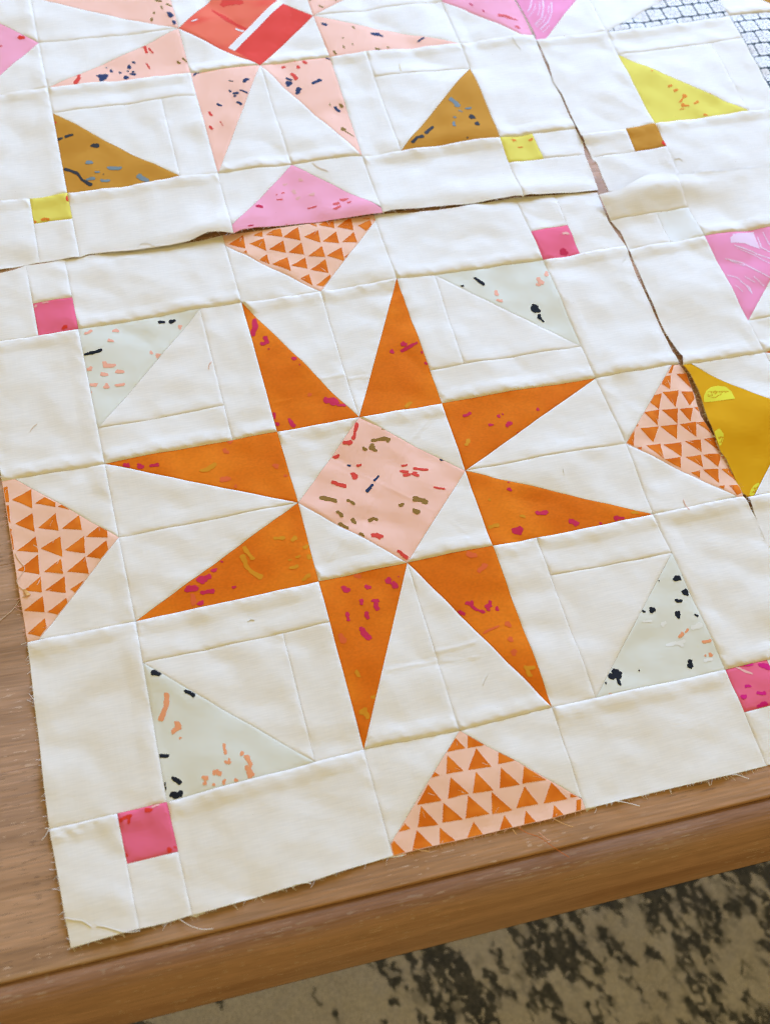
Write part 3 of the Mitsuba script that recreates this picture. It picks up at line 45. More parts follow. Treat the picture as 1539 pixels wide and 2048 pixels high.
THREADS = [('hang',0,'white',0.28,[-20790,-19686,-20401,-19880,-20064,-20004,-19854,-20195,-19673,-20388],''),('hang',0,'white',0.28,[-19434,-20397,-19122,-20524,-18678,-20781,-18293,-21003,-17890,-21106,-17535,-21131],''),('hang',0,'white',0.25,[-15679,-21038,-15448,-21282,-15184,-21502,-14742,-21748,-14267,-21836],''),('hang',0,'white',0.25,[-20933,-15273,-21131,-15574,-21360,-15773],''),('hang',0,'white',0.22,[-20933,-15273,-21149,-15262],''),('hang',0,'white',0.28,[-10178,-20789,-9835,-20822,-9529,-20875,-9345,-20964],''),('hang',0,'white',0.28,[6534,-20683,6861,-20825,7277,-21036,7676,-21242],''),('hang',0,'white',0.28,[13029,-20866,13345,-20933,13580,-21087,13842,-21261],''),('hang',0,'gold',0.25,[-4080,-20480,-3833,-20650,-3376,-20857],''),('hang',0,'gold',0.25,[965,-20789,1065,-21091],''),('hang',0,'gold',0.25,[3098,-20731,3452,-21084,3733,-21284,3987,-21422],''),('hang',0,'orange',0.22,[1271,-20799,1619,-21168,2133,-21491,2556,-21930,3291,-22778],''),('hang',0,'salmon',0.25,[2173,-21261,2437,-21626,2663,-21801],''),('hang',0,'white',0.22,[-20778,-5221,-21053,-5279],''),('hang',3,'white',0.24,[20927,14492,20550,13952,20135,13471,19741,12883],''),('hang',1,'white',0.22,[-10556,20763,-10349,20998,-9900,20939,-9575,20657,-9061,20511],''),('hang',0,'salmon',0.22,[1929,20461,2048,20756,2261,20898,2734,20842,3324,20877],''),('lie',0,'cream',0.24,[-20695,173,-20592,-211,-20377,-644,-20343,-941,-20656,-1354,-20802,-1568,-20749,-1861,-20546,-2145,-20434,-2327,-20495,-2555,-20628,-2553],'pale curling thread lying over the triangle print at the left table side'),('table',0,'cream',0.24,[-20755,-2547,-21266,-3142,-21703,-3433,-22141,-3760],'pale thread lying on the bare wood left of the orange star block'),('lie',0,'white',0.3,[-9339,-6595,-9146,-6523,-8986,-6602],'short white thread lying on the plain patch under the long left star point'),('lie',0,'white',0.28,[1948,-12996,2087,-12783,2351,-12523],'short white thread lying inside the white wedge between the two lower orange points'),('lie',0,'white',0.28,[10748,-1043,10674,-1428],'tiny upright white thread lying right of the peach centre square'),('lie',0,'salmon',0.24,[17034,-4636,17019,-5005,17044,-5430],'short salmon thread lying across the seam below the right triangle print'),('lie',0,'salmon',0.24,[-8076,10412,-7973,10731,-7797,10891],'little salmon thread lying on the white strip left of the top orange point'),('lie',0,'cream',0.24,[-18935,8097,-18757,8333,-18487,8538],'short beige thread lying on the plain left border patch'),('lie',1,'cream',0.24,[2178,26220,2450,25658,3008,25164],'pale tan thread lying above the pink triangle of the peach star block'),('lie',1,'yellow',0.26,[10781,34862,10710,34435,10691,34096],'tiny yellow thread lying on the white strip above the right mustard triangle'),('lie',1,'white',0.26,[19946,36324,20130,35478,20283,34990],'fine white thread lying under the upper pink triangle near the gap'),('lie',2,'white',0.26,[27514,22093,27908,22065,28065,21820],'curved white thread lying by the corner of the mustard square at the back right')]


def rolling(b, x, y):
    """Gentle unevenness of block b's cloth above the table, metres: broad waves plus the lifted edges and soft folds in BUMPS."""
    r = np.random.default_rng(40 + b)
    z = np.zeros(np.shape(x))
    for k in range(14):
        lam, th, ph = r.uniform(0.022, 0.11), r.uniform(0, math.pi), r.uniform(0, 6.28)
        z = z + 0.00034 * (lam / 0.07) * np.sin(2 * math.pi * (x * math.cos(th) + y * math.sin(th)) / lam + ph)
    z = np.abs(z + 0.0006) * 0.8
    for k in range(18):
        lam, th, ph = r.uniform(0.009, 0.030), r.uniform(0, math.pi), r.uniform(0, 6.28)
        z = z + 0.000055 * (lam / 0.02) * 1.1 * np.sin(2 * math.pi * (x * math.cos(th) + y * math.sin(th)) / lam + ph + 0.6 * np.sin(40 * x + 31 * y))
    for bb, bx, by, amp, sl, ss, th in BUMPS:
        if bb == b:
            u, v = (x - bx) * math.cos(th) + (y - by) * math.sin(th), (y - by) * math.cos(th) - (x - bx) * math.sin(th)
            z = z + amp * np.exp(-(u / sl) ** 2 / 2 - (v / ss) ** 2 / 2)
    return z

count = {}


def numbered(name):
    i = count[name] = count.get(name, -1) + 1
    return f'{name}_{i:03d}' if i else name


def put(name, mesh, mat, smooth=False, parent=None, **lab):
    k = numbered(parent + '__' + name if parent else name)
    scene[k] = mikit.ply(mesh, mat, smooth)
    if lab:
        labels[k] = lab
    return k


# ------------------------------------------------------------------ materials
def rgb(*c):
    return {'type': 'rgb', 'value': list(c)}


def weave(p, n, uv):
    a = noise(p.x * 260, p.y * 1500, 3.0)
    b = noise(p.x * 1500, p.y * 420, 9.0)
    return a * 0.6 + b * 0.4


def cloth(base, rough=0.85, sheen=0.05, bump=0.0001):
    d = {'type': 'principled', 'base_color': base, 'roughness': rough, 'specular': 0.08, 'sheen': sheen, 'sheen_tint': 0.4}
    if bump:
        d = {'type': 'bumpmap', 'arbitrary': proc(weave, 2e-4), 'scale': bump, 'nested': d}
    return {'type': 'twosided', 'bsdf': d}


def plain_colour(p, n, uv):
    slub = noise(p.x * 210, p.y * 2300, 1.0)
    warp = noise(p.x * 1700, p.y * 90, 5.0)
    broad = fbm(p.x * 16, p.y * 16, 2.0, 2)
    k = 0.95 + 0.07 * slub + 0.02 * warp
    return mix((0.805, 0.765, 0.695), (0.81, 0.78, 0.72), broad) * k


def orange_colour(p, n, uv):
    speck = noise(p.x * 900, p.y * 1300, 7.0)
    broad = fbm(p.x * 30, p.y * 30, 4.0, 3)
    c = mix((0.69, 0.155, 0.007), (0.78, 0.21, 0.012), smoothstep(0.3, 0.75, broad))
    return c * (0.94 + 0.12 * speck)


def red_colour(p, n, uv):
    w = fbm(p.x * 26 + p.y * 9, p.y * 40 - p.x * 10, 1.0, 3)
    return mix((0.80, 0.17, 0.10), (0.74, 0.085, 0.055), smoothstep(0.35, 0.6, w))


def print_orange(p, n, uv):
    w = fbm(p.x * 160, p.y * 160, 2.0, 2)
    return mix((0.67, 0.15, 0.008), (0.76, 0.21, 0.018), smoothstep(0.25, 0.8, w))


MATS = {'plain': proc(plain_colour), 'orange': proc(orange_colour), 'red': proc(red_colour),
        'peach': rgb(0.89, 0.55, 0.43), 'peachprint': rgb(0.86, 0.54, 0.385), 'mint': rgb(0.715, 0.715, 0.625), 'palemint': rgb(0.785, 0.78, 0.73), 'pink': rgb(0.79, 0.145, 0.235),
        'rose': rgb(0.87, 0.385, 0.50), 'orchid': rgb(0.83, 0.30, 0.47), 'mustard': rgb(0.54, 0.255, 0.034), 'amber': rgb(0.67, 0.34, 0.005),
        'yellow': rgb(0.75, 0.65, 0.12), 'inkcloth': rgb(0.022, 0.05, 0.065)}
for k, c in MATS.items():
    scene['cloth_' + k] = cloth(c)
INKS = {'tri': proc(print_orange), 'coral': rgb(0.70, 0.075, 0.055), 'deepred': rgb(0.72, 0.065, 0.045), 'navy': rgb(0.035, 0.05, 0.12), 'olive': rgb(0.29, 0.165, 0.04),
        'magenta': rgb(0.58, 0.03, 0.085), 'magenta2': rgb(0.66, 0.02, 0.20), 'gold': rgb(0.66, 0.27, 0.015), 'faint': rgb(0.72, 0.135, 0.035), 'black': rgb(0.016, 0.019, 0.026),
        'salmon': rgb(0.86, 0.45, 0.32), 'salmon2': rgb(0.82, 0.36, 0.18), 'red': rgb(0.72, 0.05, 0.03), 'rosered': rgb(0.72, 0.13, 0.13), 'tan': rgb(0.80, 0.42, 0.38), 'greyblue': rgb(0.19, 0.24, 0.25),
        'charcoal': rgb(0.045, 0.046, 0.052), 'orange': rgb(0.76, 0.25, 0.03), 'white': rgb(0.80, 0.78, 0.76), 'brush': rgb(0.82, 0.60, 0.72), 'lime': rgb(0.74, 0.68, 0.045), 'pale': rgb(0.79, 0.79, 0.74)}
for k, c in INKS.items():
    scene['ink_' + k] = cloth(c, 0.8, 0.2, 0)
for k, c in {'white': (0.82, 0.8, 0.77), 'cream': (0.78, 0.62, 0.46), 'gold': (0.75, 0.45, 0.18), 'orange': (0.62, 0.16, 0.03), 'salmon': (0.80, 0.44, 0.30), 'yellow': (0.80, 0.66, 0.25)}.items():
    scene['thread_' + k] = {'type': 'twosided', 'bsdf': {'type': 'diffuse', 'reflectance': rgb(*c)}}


def wood_colour(p, n, uv):
    u, v = p.x - p.y * 0.0141, p.y + p.x * 0.0141 + p.z * 0.8
    wob = (fbm(u * 3.0, v * 12.0, 1.0, 2) - 0.5) * 0.016
    ring = fbm(u * 2.2, (v + wob) * 110.0, 2.0, 3)
    fine = noise(u * 40.0, (v + wob) * 950.0, 4.0)
    hair = noise(u * 120.0, (v + wob) * 2100.0, 14.0)
    pore = noise(u * 190.0, v * 1500.0, 8.0)
    c = mix((0.345, 0.192, 0.095), (0.47, 0.275, 0.148), smoothstep(0.25, 0.75, ring))
    c = mix(c, (0.46, 0.285, 0.18), 0.5 * smoothstep(0.35, 0.7, fbm(u * 7.0, v * 9.0, 3.0, 2)))
    c = c * (0.76 + 0.30 * fine + 0.20 * hair)
    c = c * (1.0 - 0.28 * smoothstep(0.78, 0.92, pore) * smoothstep(0.40, 0.6, noise(u * 6, v * 45, 6.0)))
    edge = smoothstep(-0.2180, -0.2212, p.y + p.x * 0.0141) * smoothstep(0.40, 0.65, fbm(u * 8.0, v * 60.0, 19.0, 2) + dr.clip(-0.5 * u, -0.1, 0.12))
    c = mix(c, (0.55, 0.33, 0.11), 0.6 * edge)
    c = c * mix((0.97, 1.0, 1.12), (1.0, 0.92, 0.80), smoothstep(-0.22, 0.0, u))      # greyer at the left, browner to the right
    fleck = smoothstep(0.82, 0.93, noise(u * 210.0, v * 1300.0, 12.0)) * smoothstep(0.45, 0.7, noise(u * 14, v * 60, 15.0))
    return mix(c, (0.62, 0.47, 0.36), 0.6 * fleck)


def moulding_colour(p, n, uv):
    u, v = p.x - p.y * 0.0141, p.y + p.x * 0.0141 + p.z * 0.9
    ring = fbm(u * 3.0, v * 130.0, 5.0, 3)
    fine = noise(u * 45.0, v * 1000.0, 4.5)
    hair = noise(u * 140.0, v * 2200.0, 17.0)
    c = mix((0.27, 0.142, 0.085), (0.355, 0.198, 0.125), smoothstep(0.25, 0.75, ring))
    c = mix(c, (0.335, 0.20, 0.14), 0.6 * smoothstep(0.4, 0.7, fbm(u * 14.0, v * 26.0, 7.0, 3)))
    c = c * (0.76 + 0.28 * fine + 0.22 * hair)
    ridge = dr.exp(-dr.square((p.y + p.x * 0.0141 + 0.2285) / 0.0040))
    worn = smoothstep(0.60, 0.85, noise(u * 200.0, v * 1300.0, 12.0)) * smoothstep(0.40, 0.65, fbm(u * 30, v * 60, 15.0, 2))
    spot = smoothstep(0.80, 0.92, noise(u * 240.0, v * 1300.0, 22.0)) * smoothstep(0.5, 0.7, noise(u * 13, v * 50, 25.0))
    return mix(c, (0.46, 0.36, 0.28), dr.minimum(0.5 * worn * ridge + 0.4 * spot, 0.8))


def wood_relief(p, n, uv):
    u, v = p.x - p.y * 0.0141, p.y + p.x * 0.0141 + p.z * 0.9
    return 0.5 * noise(u * 60, v * 1300, 4.0) + 0.5 * fbm(u * 6, v * 160, 2.0, 2)


for k, fn, sp in (('wood', wood_colour, 0.25), ('moulding', moulding_colour, 0.10)):
    scene[k + '_varnish'] = {'type': 'twosided', 'bsdf': {'type': 'bumpmap', 'arbitrary': proc(wood_relief, 4e-4), 'scale': 0.00025,
                             'nested': {'type': 'principled', 'base_color': proc(fn), 'roughness': 0.52, 'specular': sp}}}


def rug_colour(p, n, uv):
    x, y = p.x + p.y * 0.25, p.y
    x = x + (noise(p.x * 190, p.y * 190, 3.0) - 0.5) * 0.005
    y = y + (noise(p.x * 190, p.y * 190, 8.0) - 0.5) * 0.006
    zone = fbm(x * 19, y * 12, 1.0, 2) + dr.clip((p.x - 0.10) * 0.8, -0.20, 0.09)
    drip = fbm(x * 105, y * 46, 5.0, 3)
    crumb = fbm(x * 230, y * 150, 21.0, 2)
    grain = noise(p.x * 700, p.y * 600, 2.0)
    m = smoothstep(0.475, 0.55, zone * 0.46 + drip * 0.54)
    m = m * smoothstep(0.30, 0.46, crumb + (zone - 0.5) * 0.4)
    half = smoothstep(0.42, 0.50, zone * 0.55 + drip * 0.45)
    ground = mix((0.375, 0.335, 0.275), (0.44, 0.40, 0.335), fbm(p.x * 24, p.y * 24, 6.0, 2)) * (0.82 + 0.36 * grain)
    ground = mix(ground, (0.15, 0.14, 0.115), 0.5 * half * smoothstep(0.40, 0.60, noise(x * 150, y * 110, 31.0)))
    return mix(ground, (0.026, 0.029, 0.030), m * (0.74 + 0.24 * grain))


scene['rug_pile'] = {'type': 'twosided', 'bsdf': {'type': 'principled', 'base_color': proc(rug_colour), 'roughness': 0.95, 'specular': 0.1, 'sheen': 0.3}}
scene['floor_boards'] = {'type': 'twosided', 'bsdf': {'type': 'principled', 'base_color': rgb(0.22, 0.14, 0.08), 'roughness': 0.5}}

# ------------------------------------------------------------------ floor, rug, table
TOP, RUG = -0.0005, -0.72
fl = trimesh.creation.box([8, 8, 0.02]); fl.apply_translation([0, 0, RUG - 0.023])
put('floor', fl, 'floor_boards', kind='structure', label='wooden floor under the rug')
gx, gy = np.linspace(-1.3, 1.7, 300), np.linspace(-1.1, 1.3, 240)
X, Y = np.meshgrid(gx, gy)
rng = np.random.default_rng(3)
Z = RUG + rng.normal(0, 0.0009, X.shape)
edge = (X <= gx[0]) | (X >= gx[-1]) | (Y <= gy[0]) | (Y >= gy[-1])
Z[edge] = RUG - 0.012
idx = np.arange(X.size).reshape(X.shape)
F = np.stack([idx[:-1, :-1], idx[:-1, 1:], idx[1:, 1:], idx[1:, :-1]], -1).reshape(-1, 4)
put('rug', (np.stack([X, Y, Z], -1).reshape(-1, 3), F), 'rug_pile', True, label='cream rug with distressed black blotches on the floor below the table edge', category='rug')

ANG = math.radians(-0.81)
EU, EN = np.array([math.cos(ANG), math.sin(ANG), 0]), np.array([-math.sin(ANG), math.cos(ANG), 0])


def along(profile, u0, u1, close=True):
    """A profile of (n, z) points run along the table's edge direction."""
    pr = np.asarray(profile, float)
    us = np.linspace(u0, u1, 25)
    v = us[:, None, None] * EU + pr[None, :, :1] * EN + pr[None, :, 1:] * np.array([0, 0, 1.0])
    k, m = len(pr), len(us)
    i, j = np.meshgrid(np.arange(m - 1), np.arange(k if close else k - 1), indexing='ij')
    q = np.stack([i * k + j, i * k + (j + 1) % k, (i + 1) * k + (j + 1) % k, (i + 1) * k + j], -1).reshape(-1, 4)
    v = v.reshape(-1, 3)
    caps = [[0, a, a + 1] for a in range(1, k - 1)] + [[(m - 1) * k, (m - 1) * k + a + 1, (m - 1) * k + a] for a in range(1, k - 1)]
    f = np.vstack([q[:, [0, 1, 2]], q[:, [0, 2, 3]], caps])
    return trimesh.Trimesh(v, f, process=False)


joints = [-0.2213, -0.1225, -0.006, 0.112, 0.231, 0.349, 0.468, 0.586, 0.704, 0.822]
for a, b in zip(joints[:-1], joints[1:]):
    c = 0.0009 if a == joints[0] else 0.00025
    pl = [(a + 2e-5, TOP - 0.02), (a + 2e-5, TOP - c * 1.6), (a + c * 0.5, TOP - c * 0.35), (a + c * 1.4, TOP), (b - 0.0003, TOP), (b - 2e-5, TOP - 0.0002), (b - 2e-5, TOP - 0.02)]
    put('plank', along(pl, -0.75, 1.15), 'wood_varnish', 30, 'table')
g = joints[0]
prof = [(g - 0.00005, TOP - 0.0026), (g - 0.0007, TOP - 0.0023), (g - 0.0017, TOP - 0.0018), (g - 0.0035, TOP - 0.0017), (g - 0.006, TOP - 0.0016), (g - 0.0085, TOP - 0.0022), (g - 0.0115, TOP - 0.0034),
        (g - 0.0145, TOP - 0.0053), (g - 0.0172, TOP - 0.0077), (g - 0.0197, TOP - 0.0108), (g - 0.0220, TOP - 0.0148), (g - 0.0238, TOP - 0.0192), (g - 0.0251, TOP - 0.0240), (g - 0.0257, TOP - 0.0285), (g - 0.0252, TOP - 0.0335), (g - 0.0230, TOP - 0.0370),
        (g - 0.019, TOP - 0.0390), (g - 0.00005, TOP - 0.0390)]
put('edge_moulding', along(prof, -0.75, 1.15), 'moulding_varnish', 40, 'table')
ap = [(g + 0.03, TOP - 0.021), (g + 0.03, TOP - 0.10), (g + 0.05, TOP - 0.10), (g + 0.05, TOP - 0.021)]
put('apron', along(ap, -0.66, 1.06), 'moulding_varnish', False, 'table')
for u, n in ((-0.66, -0.16), (1.06, -0.16), (-0.66, 0.76), (1.06, 0.76)):
    lg = trimesh.creation.box([0.065, 0.065, 0.70 - 0.021])
    lg.apply_translation(EU * u + EN * n + np.array([0, 0, TOP - 0.021 - (0.70 - 0.021) / 2]))
    lg.vertices[:, 2] = np.where(lg.vertices[:, 2] < -0.5, RUG, TOP - 0.021)
    put('leg', lg, 'moulding_varnish', False, 'table')
labels['table'] = {'label': 'worn brown wooden table with a rounded front edge under the quilt blocks', 'category': 'table'}

# ------------------------------------------------------------------ the quilt blocks
CM = 1e-5
CORN = [{k: np.array(v) * CM for k, v in d.items()} for d in CORNERS]
rawl = [{s: np.array(p) * CM for s, p in d.items()} for d in RAW_EDGES]
OUTER = 8.25
rot = lambda k, r: k if r == 0 else rot((k[1], -k[0]), r - 1)          # quarter turns, clockwise


def topology(b):
    """Patches of one block: (part name, cloth, corner keys)."""
    star = [('orange_star_point', 'orange'), ('peach_star_point', 'peach'), ('floral_star_point', 'inkcloth'), ('orange_star_point', 'orange')][b]
    half = [('mint_triangle', 'mint'), ('mustard_triangle', 'mustard'), ('yellow_triangle', 'yellow'), ('brushed_pink_triangle', 'orchid')][b]
    sq = [('pink_square', 'pink'), ('yellow_square', 'yellow'), ('mustard_square', 'mustard'), ('mint_square', 'palemint')][b]
    mid = [('triangle_print_patch', 'peachprint'), ('pink_side_patch', 'rose'), ('brushed_pink_patch', 'orchid'), ('mustard_yellow_patch', 'amber')][b]
    cen = [('peach_square', 'peach'), ('coral_red_square', 'red'), ('mustard_diamond', 'mustard'), ('mint_diamond', 'mint')][b]
    full = [('c', 'c', 'c', 'c'), ('c', 'c', 'r', 'c'), ('c', 'c', 'r', 'r'), ('r', 'c', 'c', 'c')][b]
    W = ('plain_patch', 'plain')
    out = [(*cen, [(-2, 0), (0, -2), (2, 0), (0, 2)])]
    for r in range(4):
        R = lambda ks: [rot(k, r) for k in ks]
        out += [(*W, R([(-2, 2), (-2, 0), (0, 2)])),
                (*star, R([(-2, 6), (-2, 2), (0, 2)])), (*star, R([(2, 6), (0, 2), (2, 2)])),
                (*W, R([(-2, 6), (0, 2), (0, 6)])), (*W, R([(0, 6), (0, 2), (2, 6)])),
                (*half, R([(-6, 6), (-6, 3), (-3, 6)])), (*W, R([(-3, 6), (-6, 3), (-3, 3)])),
                (*W, R([(-3, 6), (-3, 2), (-2, 2), (-2, 6)])), (*W, R([(-6, 3), (-6, 2), (-3, 2), (-3, 3)])),
                (*W, R([(-6, 8.25), (-6, 6), (-2, 6), (-2, 8.25)])), (*W, R([(2, 8.25), (2, 6), (6, 6), (6, 8.25)])),
                (*mid, R([(-2, 8.25), (-2, 8), (0, 6), (2, 8), (2, 8.25)])),
                (*W, R([(-2, 8), (-2, 6), (0, 6)])), (*W, R([(2, 8), (0, 6), (2, 6)]))]
        sx, sy = ((-1, 1), (1, 1), (1, -1), (-1, -1))[r]
        Q = lambda ks: [(sx * k[0], sy * k[1]) for k in ks]
        out.append((*sq, Q([(6, 6), (7, 6), (7, 7), (6, 7)])))
        if full[r] == 'c':
            out += [(*W, Q([(7, 6), (8.25, 6), (8.25, 8.25), (7, 8.25)])), (*W, Q([(6, 7), (7, 7), (7, 8.25), (6, 8.25)]))]
        else:
            out += [(*W, Q([(6, 7), (8.25, 7), (8.25, 8.25), (6, 8.25)])), (*W, Q([(7, 6), (8.25, 6), (8.25, 7), (7, 7)]))]
    return out


def col_of(x):
    return 0 if x < -6 else 1 if x < -2 else 2 if x < 2 else 3 if x < 6 else 4


UPSIDE = {6: 'dudud', 2: 'uuduu', -2: 'ddudd', -6: 'ddudu'}        # to which side each seam of a row is pressed, column by column


def edge_kind(a, c, mid):
    """('raw', 0), or ('high'/'low', height) of the patch whose centre is mid along its edge a-c."""
    for s in (0, 1):
        if abs(a[s]) == OUTER and a[s] == c[s]:
            return 'raw', 0.0
    if a[1] == c[1] and a[1] in UPSIDE:
        up = UPSIDE[a[1]][col_of((a[0] + c[0]) / 2)] == 'u'
        return ('high', 0.0011) if up == (mid[1] > a[1]) else ('low', 0)
    if a[0] == c[0] and abs(a[0]) == 6:
        return ('high', 0.0005) if abs(mid[0]) > 6 else ('low', 0)
    if a[0] == c[0] and abs(a[0]) == 2:
        return ('high', 0.00028) if abs(mid[0]) > 2 else ('low', 0)
    if a[1] == c[1]:
        return ('high', 0.00038) if mid[1] > a[1] else ('low', 0)
    if a[0] == c[0]:
        return ('high', 0.00026) if mid[0] < a[0] else ('low', 0)
    return ('high', 0.00024) if (mid[1] - a[1]) * 1.0 + (mid[0] - a[0]) * 0.2 > 0 else ('low', 0)


def seg_dist(p, a, c):
    d = c - a
    t = np.clip(((p - a) @ d) / (d @ d), 0, 1)
    return np.hypot(*(p - a - t[:, None] * d).T)


def side_of(a, c):
    return 'L' if a[0] == c[0] == -OUTER else 'R' if a[0] == c[0] == OUTER else 'T' if a[1] == c[1] == OUTER else 'B'


class Patch:
    def __init__(self, b, name, mat, keys):
        self.b, self.name, self.mat = b, name, mat
        V = CORN[b]
        mid = np.mean(keys, 0)
        pts, self.edges, self.raw_runs = [], [], []
        for a, c in zip(keys, keys[1:] + keys[:1]):
            kind, h = edge_kind(a, c, mid)
            run = [V[a]]
            if kind == 'raw':
                line = rawl[b].get(side_of(a, c))
                if line is not None:
                    d = V[c] - V[a]
                    t = ((line - V[a]) @ d) / (d @ d)
                    ins = [(tt, q) for tt, q in zip(t, line) if 0.03 < tt < 0.97 and np.linalg.norm(q - V[a] - tt * d) < 0.009]
                    run += [q for _, q in sorted(ins, key=lambda e: e[0])]
                self.raw_runs.append(np.array(run + [V[c]]))
            else:
                self.edges.append((V[a], V[c], kind, h))
            pts += run
        self.poly = Polygon(pts)
        if not self.poly.is_valid:
            self.poly = self.poly.buffer(0)
        if self.poly.geom_type != 'Polygon':
            self.poly = max(self.poly.geoms, key=lambda g: g.area)
        self.poly = self.poly.buffer(-0.00004, join_style=2)             # the stitched seam is a hair's gap

    def height(self, p):
        p = np.asarray(p, float)
        dmin, top = np.full(len(p), 1.0), np.zeros(len(p))
        for a, c, kind, h in self.edges:
            d = seg_dist(p, a, c)
            dmin = np.minimum(dmin, d)
            if kind == 'high':
                f = np.clip((d - 0.0052) / 0.0055, 0, 1)
                top = np.maximum(top, h * (1 - f * f * (3 - 2 * f)))
        raw = np.full(len(p), 1.0)
        for run in self.raw_runs:
            raw = np.minimum(raw, seg_dist(p, run[0], run[-1]))
        w = p[:, 0] * 1.0 + p[:, 1] * 0.7
        top = top * (1 + 0.28 * np.sin(370 * w + 9 * self.b) * np.sin(131 * w) + 0.16 * np.sin(860 * w + 3.0))     # puckered by the stitching
        z = rolling(self.b, p[:, 0], p[:, 1]) - 0.00075 * np.exp(-(raw / 0.006) ** 2) + top * (1 - np.exp(-(dmin / 0.00075) ** 1.3)) - 0.0003 * np.exp(-dmin / 0.00035)
        for b, x0, y0, x1, y1, amp in CREASES:
            if b == self.b:
                a, c = np.array([x0, y0]) * CM, np.array([x1, y1]) * CM
                z = z + amp * 0.0006 * np.exp(-(seg_dist(p, a, c) / 0.0011) ** 2) - amp * 0.0004 * np.exp(-((seg_dist(p, a, c) - 0.0024) / 0.0018) ** 2)
        return np.where(z < 0, -0.0003 + 0.0003 * np.exp(np.minimum(z, 0) / 0.0003), z)     # it rests on the table

    def points(self):
        out = [dense(self.poly, 0.0024)]
        for d in (0.00022, 0.0005, 0.0009, 0.0015, 0.0025, 0.0042, 0.0065, 0.0088, 0.0112):
            q = self.poly.buffer(-d, join_style=2)
            for g in getattr(q, 'geoms', [q]):
                if g.area > 1e-8:
                    out.append(dense(g, 0.0024 if d < 0.003 else 0.0034))
        q = self.poly.buffer(-0.0135)
        if q.area > 0:
            x0, y0, x1, y1 = q.bounds
            X, Y = np.meshgrid(np.arange(x0, x1, 0.0034), np.arange(y0, y1, 0.0034))
            Y = Y + 0.0017 * (np.arange(X.shape[1]) % 2)
            P = np.stack([X.ravel(), Y.ravel()], 1)
            out.append(P[shapely.contains_xy(q, P[:, 0], P[:, 1])])
        inner = self.poly.buffer(-0.0003)
        for b, x0, y0, x1, y1, amp in CREASES:
            if b == self.b and LineString([(x0 * CM, y0 * CM), (x1 * CM, y1 * CM)]).intersects(self.poly):
                a, c = np.array([x0, y0]) * CM, np.array([x1, y1]) * CM
                u = (c - a) / np.linalg.norm(c - a)
                n = np.array([-u[1], u[0]])
                t = np.arange(0, np.linalg.norm(c - a), 0.0015)
                P = np.vstack([a + t[:, None] * u + o * n for o in (-0.0035, -0.0024, -0.0015, -0.0008, -0.0003, 0.0003, 0.0008, 0.0015, 0.0024, 0.0035)])
                out.append(P[shapely.contains_xy(inner, P[:, 0], P[:, 1])])
        return out

    def mesh(self):
        rings = self.points()
        P = np.vstack(rings)
        P = P[np.unique((P / 6e-5).round().astype(int), axis=0, return_index=True)[1]]
        v, f = fill(P, self.poly)
        v = np.column_stack([v, self.height(v)])
        for run in self.raw_runs:                                      # the cut edge turns down over the thickness of the cloth
            q = dense_line(run, 0.0024)
            d = np.gradient(q, axis=0)
            o = np.stack([d[:, 1], -d[:, 0]], 1) / np.linalg.norm(d, axis=1, keepdims=True)
            z = self.height(q)
            k = len(v)
            fr = np.random.default_rng(7).uniform(0, 1, len(q)) * 0.00012
            v = np.vstack([v, np.column_stack([q, z]), np.column_stack([q + o * (0.00012 + fr[:, None]), z - 0.00016]), np.column_stack([q + o * 0.00006, z - 0.00042])])
            m = len(q)
            i = np.arange(m - 1)
            for r0 in (0, m):
                quad = np.stack([k + r0 + i, k + r0 + m + i, k + r0 + m + i + 1, k + r0 + i + 1], -1)
                f = np.vstack([f, quad[:, [0, 1, 2]], quad[:, [0, 2, 3]]])
        return v, f


def dense_line(p, s):
    out = [p[0]]
    for a, c in zip(p[:-1], p[1:]):
        n = max(1, int(math.ceil(np.linalg.norm(c - a) / s)))
        out += [a + (c - a) * t for t in np.linspace(0, 1, n + 1)[1:]]
    return np.array(out)


def dense(poly, s):
    return dense_line(np.array(poly.exterior.coords), s)[:-1]


def fill(P, poly):
    """Triangles over the points that lie within the polygon, facing up."""
    f = Delaunay(P, qhull_options='QJ Qbb Qc').simplices
    c = P[f].mean(1)
    a, b_ = P[f[:, 1]] - P[f[:, 0]], P[f[:, 2]] - P[f[:, 0]]
    area = a[:, 0] * b_[:, 1] - a[:, 1] * b_[:, 0]
    ok = shapely.contains_xy(poly, c[:, 0], c[:, 1]) & (np.abs(area) > 1e-12)
    f = np.where((area < 0)[:, None], f[:, ::-1], f)[ok]
    return P, f


def sheet(patch, shape, lift=0.00016):
    """A flat print: the outline filled and laid on the patch's cloth."""
    vs, fs, k = [], [], 0
    shape = shape.intersection(patch.poly.buffer(-0.00022, join_style=2))
    for g in getattr(shape, 'geoms', [shape]):
        if g.geom_type != 'Polygon' or g.area < 2e-8:
            continue
        g = g.simplify(0.00004)
        P = [dense(g, 0.0005)]
        for h in g.interiors:
            P.append(dense_line(np.array(h.coords), 0.0005)[:-1])
        x0, y0, x1, y1 = g.bounds
        X, Y = np.meshgrid(np.arange(x0, x1, 0.0011), np.arange(y0, y1, 0.0011))
        q = np.stack([X.ravel(), Y.ravel()], 1)
        q = q[shapely.contains_xy(g.buffer(-0.0005), q[:, 0], q[:, 1])]
        P = np.vstack(P + [q])
        if len(P) < 4:
            continue
        v, f = fill(P, g)
        vs.append(np.column_stack([v, patch.height(v) + lift]))
        fs.append(f + k)
        k += len(v)
    return (np.vstack(vs), np.vstack(fs)) if vs else None


